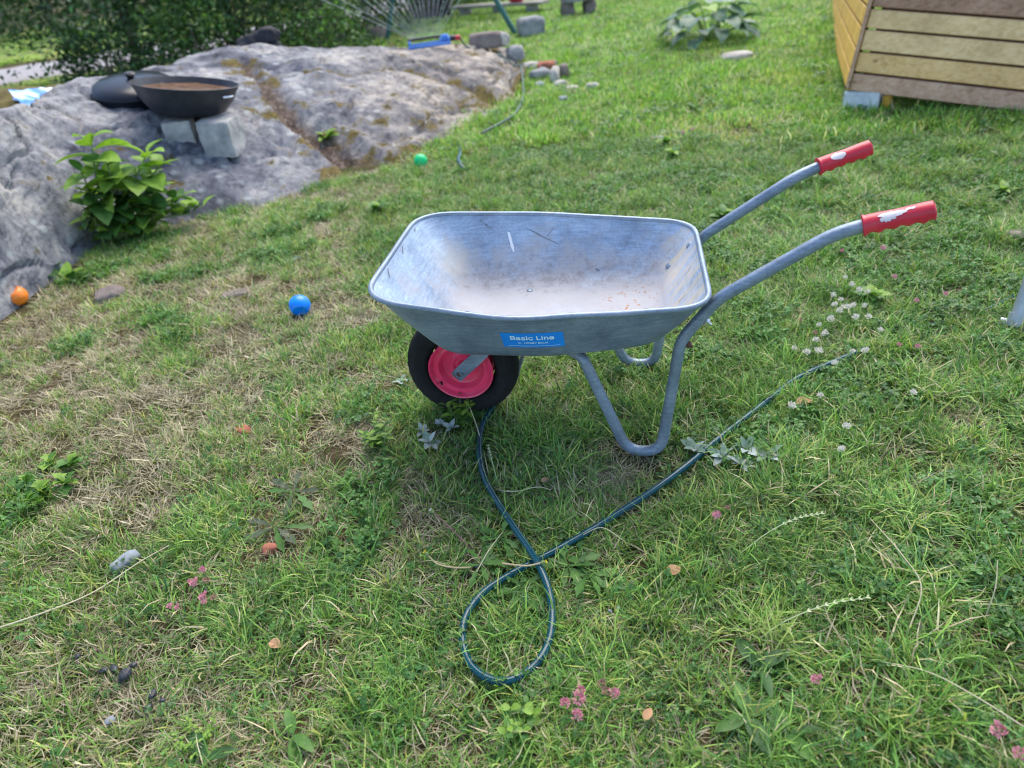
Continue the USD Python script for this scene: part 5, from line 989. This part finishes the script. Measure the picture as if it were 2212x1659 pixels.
q0, q1 = g(985, 36), g(1180, 26); q0 = q0 if np.linalg.norm(q0) < 22 else q0; bd = q1 - q0; bl = np.linalg.norm(bd[:2]); ba = math.atan2(bd[1], bd[0])
bn = thing('plank_bench', 'long weathered grey plank lying on low blocks at the back of the lawn', 'plank', q0 * [1, 1, 0], ba)
obj('board', rbox((bl, .30, .05), .01, (bl / 2, 0, .17)), grey_wood, bn, smooth=20)
for x in (.25, bl * .5, bl - .3): obj('support', rbox((.14, .24, .15), .01, (x, 0, .07)), grey_stone, bn, smooth=20)
pt = q0 * [1, 1, 0] + bd * [1, 1, 0] * .70
toy = thing('red_toy', 'small red plastic thing with pale wire handles lying on the grey plank', 'toy', pt + [0, 0, .195], ba)
obj('toy_body', (lambda v, f: (v + [0, 0, .07], f))(*stone_mesh((.34, .2, .16), 5, 3, .12, .5)), red_plastic, toy)
for s in (-1, 1): obj('handle', tube(cr(np.array([(s * .10, 0, .10), (s * .26, 0, .19), (s * .36, 0, .12), (s * .40, 0, .01)]), 6), .011, 7), noisy('pale_wire_%d' % (s + 1), [(.3, (.6, .58, .55)), (.7, (.75, .73, .7))], 9, .5), toy)
pg_ = g(816, 92); stone1('stump', 816, 92, 50, 42, brown_stone, 'upright grey tree stump beside the left swing leg', depth=.9, boxy=.5, rough=.2)
rb = g(930, 40) if g(930, 40)[1] < 30 else at_d(930, 40, 16); stone1('boulder', 930, 42, 80, 60, brown_stone, 'grey brown boulder in shade behind the sprinkler jets', base=rb, depth=.8, rough=.3, sub=3)
pb_ = g(1250, 34); sb_ = thing('stone_bench', 'rough grey stone slab on two short dark legs at the back of the lawn', 'stone bench', pb_, .15)
ds_ = np.linalg.norm(pb_ - EYE) / F; v, f = stone_mesh((78 * ds_, .5, .26), 71, 3, .18, .8); obj('slab', (v + [0, 0, .33], f), grey_stone, sb_)
for s in (-1, 1): v, f = stone_mesh((.24, .3, .36), 72 + s, 2, .2, .7); obj('leg', (v + [s * 22 * ds_, 0, .12], f), brown_stone, sb_)
# dark sack behind the rock, plastic bag, mossy ledge
black_cloth = noisy('black_cloth', [(.3, (.006, .007, .012)), (.7, (.016, .018, .028))], 6, .8, bump=.4, bscale=18)
bk = at_d(566, 118, 8.75); bk[2] = float(gz(bk[0], bk[1])); v, f = stone_mesh((.56, .45, at_d(560, 56, 8.75)[2] + .05), 81, 4, .30, .15); v = v * np.where(np.arange(3) == 0, 1 - .35 * np.clip(v[:, [2]], -.1, .5), 1); v[:, 2] -= v[:, 2].min() + .05
sk = thing('black_sack', 'black full sack slumped on the ground behind the rock', 'sack', bk); obj('sack_body', (v, f), black_cloth, sk, smooth=True); tp = v[np.argmax(v[:, 2])]; v, f = stone_mesh((.26, .24, .16), 82, 3, .35, .2); obj('tied_top', (v + tp + [.10, 0, -.06], f), black_cloth, sk, smooth=True)
bag_m = usdkit.material(stage, L + 'blue_white_plastic', {'tc': ('texture_coordinate', {}), 'n': ('noise_texture', {'scale': 4.5, 'detail': 3.0, 'distortion': 1.2}), 'r': ('rgb_ramp', {'ramp': [(.42, (.60, .76, .86)), (.50, (.25, .55, .85)), (.56, (.02, .16, .66)), (.66, (.05, .32, .80))]}), 'p': ('principled_bsdf', {'roughness': .3, 'coat_weight': .3})}, [('tc.object', 'n.vector'), ('n.fac', 'r.fac'), ('r.color', 'p.base_color')], surface='p.BSDF')
moss_m = noisy('moss', [(.3, (.05, .04, .012)), (.5, (.13, .10, .025)), (.7, (.20, .16, .05))], 7, .95, bump=.6, bscale=60)
lg0 = at_d(-70, 196, 6.9); lg1 = at_d(190, 190, 7.4)
for i, (px, py, dd_, sz_, lab) in enumerate([(20, 197, 7.6, (1.7, .8, .9), 'mossy brown boulder at the left edge behind the plastic bag'), (140, 190, 7.9, (1.3, .8, .85), 'low mossy boulder left of the black pan before the road'), (-10, 232, 6.75, (.95, .4, .5), 'dark mossy stone under the blue plastic bag')]):
    b = at_d(px, py, dd_); v, f = stone_mesh(sz_, 90 + i, 3, .25, .6); v[:, 2] += b[2] - v[:, 2].max() + .03; v[:, :2] += b[:2]
    v[:, 2] = np.where(v[:, 2] < b[2] - .35, (v[:, 2] - b[2] + .35) * 3 + b[2] - .35, v[:, 2]); tag(obj('mossy_boulder', (v, f), moss_m, smooth=50), lab, 'boulder')
b0, b1, b2, b3 = at_d(22, 204, 6.75), at_d(140, 200, 7.0), at_d(125, 240, 6.45), at_d(62, 240, 6.35)
U_, V_ = np.meshgrid(np.linspace(0, 1, 24), np.linspace(0, 1, 14), indexing='ij'); P = ((1 - U_)[..., None] * (1 - V_)[..., None] * b0 + U_[..., None] * (1 - V_)[..., None] * b1 + U_[..., None] * V_[..., None] * b2 + (1 - U_)[..., None] * V_[..., None] * b3)
P = P + np.array([0, 0, 1]) * ((meshkit.fbm(P * 6, 3, 3) - .35) * .12)[..., None]; k = 14; q = (np.arange(23)[:, None] * k + np.arange(13)[None]).ravel(); fb_ = np.vstack([np.stack([q, q + k, q + k + 1], 1), np.stack([q, q + k + 1, q + 1], 1)]); Pv = P.reshape(-1, 3); under = Pv - [0, 0, .06]
tag(obj('plastic_bag', (np.vstack([Pv, under]), np.vstack([fb_, fb_[:, ::-1] + len(Pv)])), bag_m, smooth=True), 'crumpled blue and white plastic bag left behind the rock', 'bag')

# ------------------------------------------------------------------ trees and bushes
bark = noisy('bark', [(.3, (.10, .08, .06)), (.6, (.20, .165, .125)), (.8, (.29, .25, .20))], 9, .9, bump=.7, bscale=30); bark_dark = noisy('dark_bark', [(.3, (.02, .018, .015)), (.7, (.06, .05, .04))], 9, .9, bump=.5)
LEAFC = {'dark': [(.024, .062, .026), (.036, .086, .032), (.055, .120, .038), (.028, .068, .040)], 'mid': [(.06, .13, .035), (.085, .17, .045), (.11, .20, .055), (.05, .11, .04)], 'yel': [(.16, .19, .06), (.20, .23, .08), (.12, .17, .05)], 'grey': [(.075, .10, .065), (.10, .13, .085), (.13, .15, .10)]}
def crown_mesh(n, clumps, size, sig, pal, seed, light=.12):
    """n leaves gathered round the clump centres"""
    r = np.random.default_rng(seed); ci = r.integers(len(clumps), size=n); P = clumps[ci] + r.normal(0, 1, (n, 3)) * sig
    tone = r.uniform(.65, 1.35, len(clumps))[ci]; pal = np.array(LEAFC[pal]); C = pal[r.integers(len(pal), size=n)] * (tone * r.uniform(.75, 1.25, n))[:, None]; br = r.random(n) < light; C[br] *= [1.7, 1.75, 1.3]
    a, e, ro = r.random(n) * 6.283, r.normal(0, .6, n), r.normal(0, .7, n); l = r.uniform(.6, 1.3, n) * size
    d = np.stack([np.cos(a) * np.cos(e), np.sin(a) * np.cos(e), np.sin(e)], 1); s = np.stack([-np.sin(a), np.cos(a), 0 * a], 1); u_ = np.cross(d, s); s = s * np.cos(ro)[:, None] + u_ * np.sin(ro)[:, None]; u_ = np.cross(d, s)
    V = np.stack([P, P + d * (l * .45)[:, None] + s * (l * .27)[:, None] + u_ * (l * .06)[:, None], P + d * l[:, None], P + d * (l * .45)[:, None] - s * (l * .27)[:, None] + u_ * (l * .06)[:, None]], 1).reshape(-1, 3)
    i = 4 * np.arange(n)[:, None]; return V, np.vstack([i + [0, 1, 2], i + [0, 2, 3]]), np.repeat(C, 4, 0)
def tree(name, label, cat, loc, h0, h1, rx, ry, n, leafsize, pal, seed, trunk=.09, lean=(0, 0), nclump=46, bark_m=None, sig=.26, light=.12, group=None, limbs=7):
    t = thing(name, label, cat, loc, 0, group); r = np.random.default_rng(seed)
    th = r.random(nclump) * 6.283; z = r.uniform(0, 1, nclump); rad = np.sqrt(r.uniform(.15, 1, nclump)); prof = np.sqrt(np.clip(1 - (np.abs(z - .42) / .62) ** 2.2, .08, 1))
    C = np.stack([lean[0] * z + rx * rad * prof * np.cos(th), lean[1] * z + ry * rad * prof * np.sin(th), h0 + (h1 - h0) * z], 1)
    if trunk:
        P = cr(np.array([(0, 0, -.1), (.05 * r.normal(), .05 * r.normal(), h1 * .25), (lean[0] * .4, lean[1] * .4, h1 * .55), (lean[0] * .8, lean[1] * .8, h1 * .85)]), 8); parts = [tube(P, np.linspace(trunk * 1.15, trunk * .35, len(P)), 10)]
        obj('trunk', parts[0], bark_m or bark, t, smooth=True)
        for k in range(limbs):
            c = C[r.integers(nclump)]; b = P[r.integers(len(P) // 5, int(len(P) * .8))]; Q = cr(np.array([b, (b + c) / 2 + r.normal(0, .1, 3), c]), 6); obj('limb', tube(Q, np.linspace(trunk * .4, trunk * .1, len(Q)), 6), bark_m or bark, t, smooth=True)
    v, f, c = crown_mesh(n, C, leafsize, np.array([rx, ry, (h1 - h0) / 2]) * sig, pal, seed + 5, light); obj('crown', (v, f), foliage_mat, t, smooth=False, col=c); return t
def gp(px, py, dist): p = at_d(px, py, dist); p[2] = float(gz(p[0], p[1])); return p
tp = g(318, 168)
tree('bush_tree', 'dark leafed tree with pale trunk standing behind the fire bowl', 'tree', tp, .75, 3.4, 2.3, 1.2, 20000, .085, 'dark', 1, trunk=.10, lean=(-.2, 1.3), nclump=90)
tree('bush_tree', 'dark bushy tree overhanging the road at the far left', 'tree', gp(-190, 60, 13.2), .95, 3.8, 2.6, 1.5, 15000, .085, 'dark', 2, trunk=.10, nclump=60)
tree('bush_tree', 'dense dark bush right of the pale trunk above the rock', 'tree', gp(500, 60, 11.6), .10, 2.7, 1.6, 1.1, 19000, .08, 'dark', 3, trunk=.08, nclump=60)
tree('bush', 'low dark bush between the road and the black pan', 'bush', gp(235, 150, 10.6), .0, .98, .62, .55, 3800, .07, 'dark', 4, trunk=.03, nclump=26, limbs=4)
tree('bush', 'small leafy bush beside the pale trunk above the pans', 'bush', gp(430, 120, 10.4), .0, 1.0, .55, .5, 2600, .07, 'mid', 14, trunk=.03, nclump=22, limbs=4)
tree('bush_tree', 'very dark bush behind the black sack', 'tree', gp(730, 40, 14.2), .35, 3.0, 1.6, 1.3, 9000, .085, 'dark', 5, trunk=.09, nclump=50, light=.05)
tree('bush', 'green bush with yellowish leaves right of the black sack', 'bush', gp(690, 90, 10.6), .0, .72, .70, .5, 3200, .07, 'mid', 6, trunk=.025, nclump=24, limbs=4, light=.2)
tree('bush', 'yellow green bush beyond the bend of the road', 'bush', gp(640, 40, 17.5), .35, 1.45, .9, .7, 2600, .09, 'yel', 7, trunk=.03, nclump=24, limbs=4)
tree('bush', 'greyish bush left of the swing legs', 'bush', gp(790, 40, 15.2), .0, 1.6, 1.1, .8, 5000, .08, 'grey', 8, trunk=.03, nclump=34, limbs=4)
tree('bush_tree', 'dark tree mass behind the sprinkler jets', 'tree', gp(900, 0, 18.0), .3, 3.6, 1.9, 1.3, 9000, .095, 'grey', 9, trunk=.12, nclump=50, bark_m=bark_dark, light=.05)
tree('bush_tree', 'dark tree with black stem right of the jets', 'tree', gp(960, 20, 16.0) + [.0, 0, 0], 1.5, 4.2, 1.4, 1.2, 6000, .095, 'dark', 10, trunk=.10, nclump=40, bark_m=bark_dark)
tree('bush', 'grassy green bush behind the grey plank', 'bush', gp(1060, -6, 19.0), .0, .9, 1.6, .8, 6000, .09, 'mid', 11, trunk=0, nclump=40)
for i, (x, y, h, rx, pal, lab) in enumerate([(-19, 26, 5.5, 4.2, 'mid', 'tall tree beyond the road, farthest left'), (-13.5, 27, 5.0, 3.4, 'dark', 'tall dark tree beyond the road, second from the left'), (-8.0, 27.5, 5.5, 3.4, 'mid', 'tall tree beyond the road above the pale trunk'), (-3.2, 29, 5.5, 3.2, 'dark', 'tall dark tree beyond the road above the sack'), (1.6, 33, 5.0, 3.4, 'grey', 'tall greyish tree far behind the swing frame')]):
    tree('tall_tree', lab, 'tree', (x, y, 0), .0, h, rx, 1.6, 9000, .15, pal, 30 + i, trunk=.15, nclump=70, sig=.22)
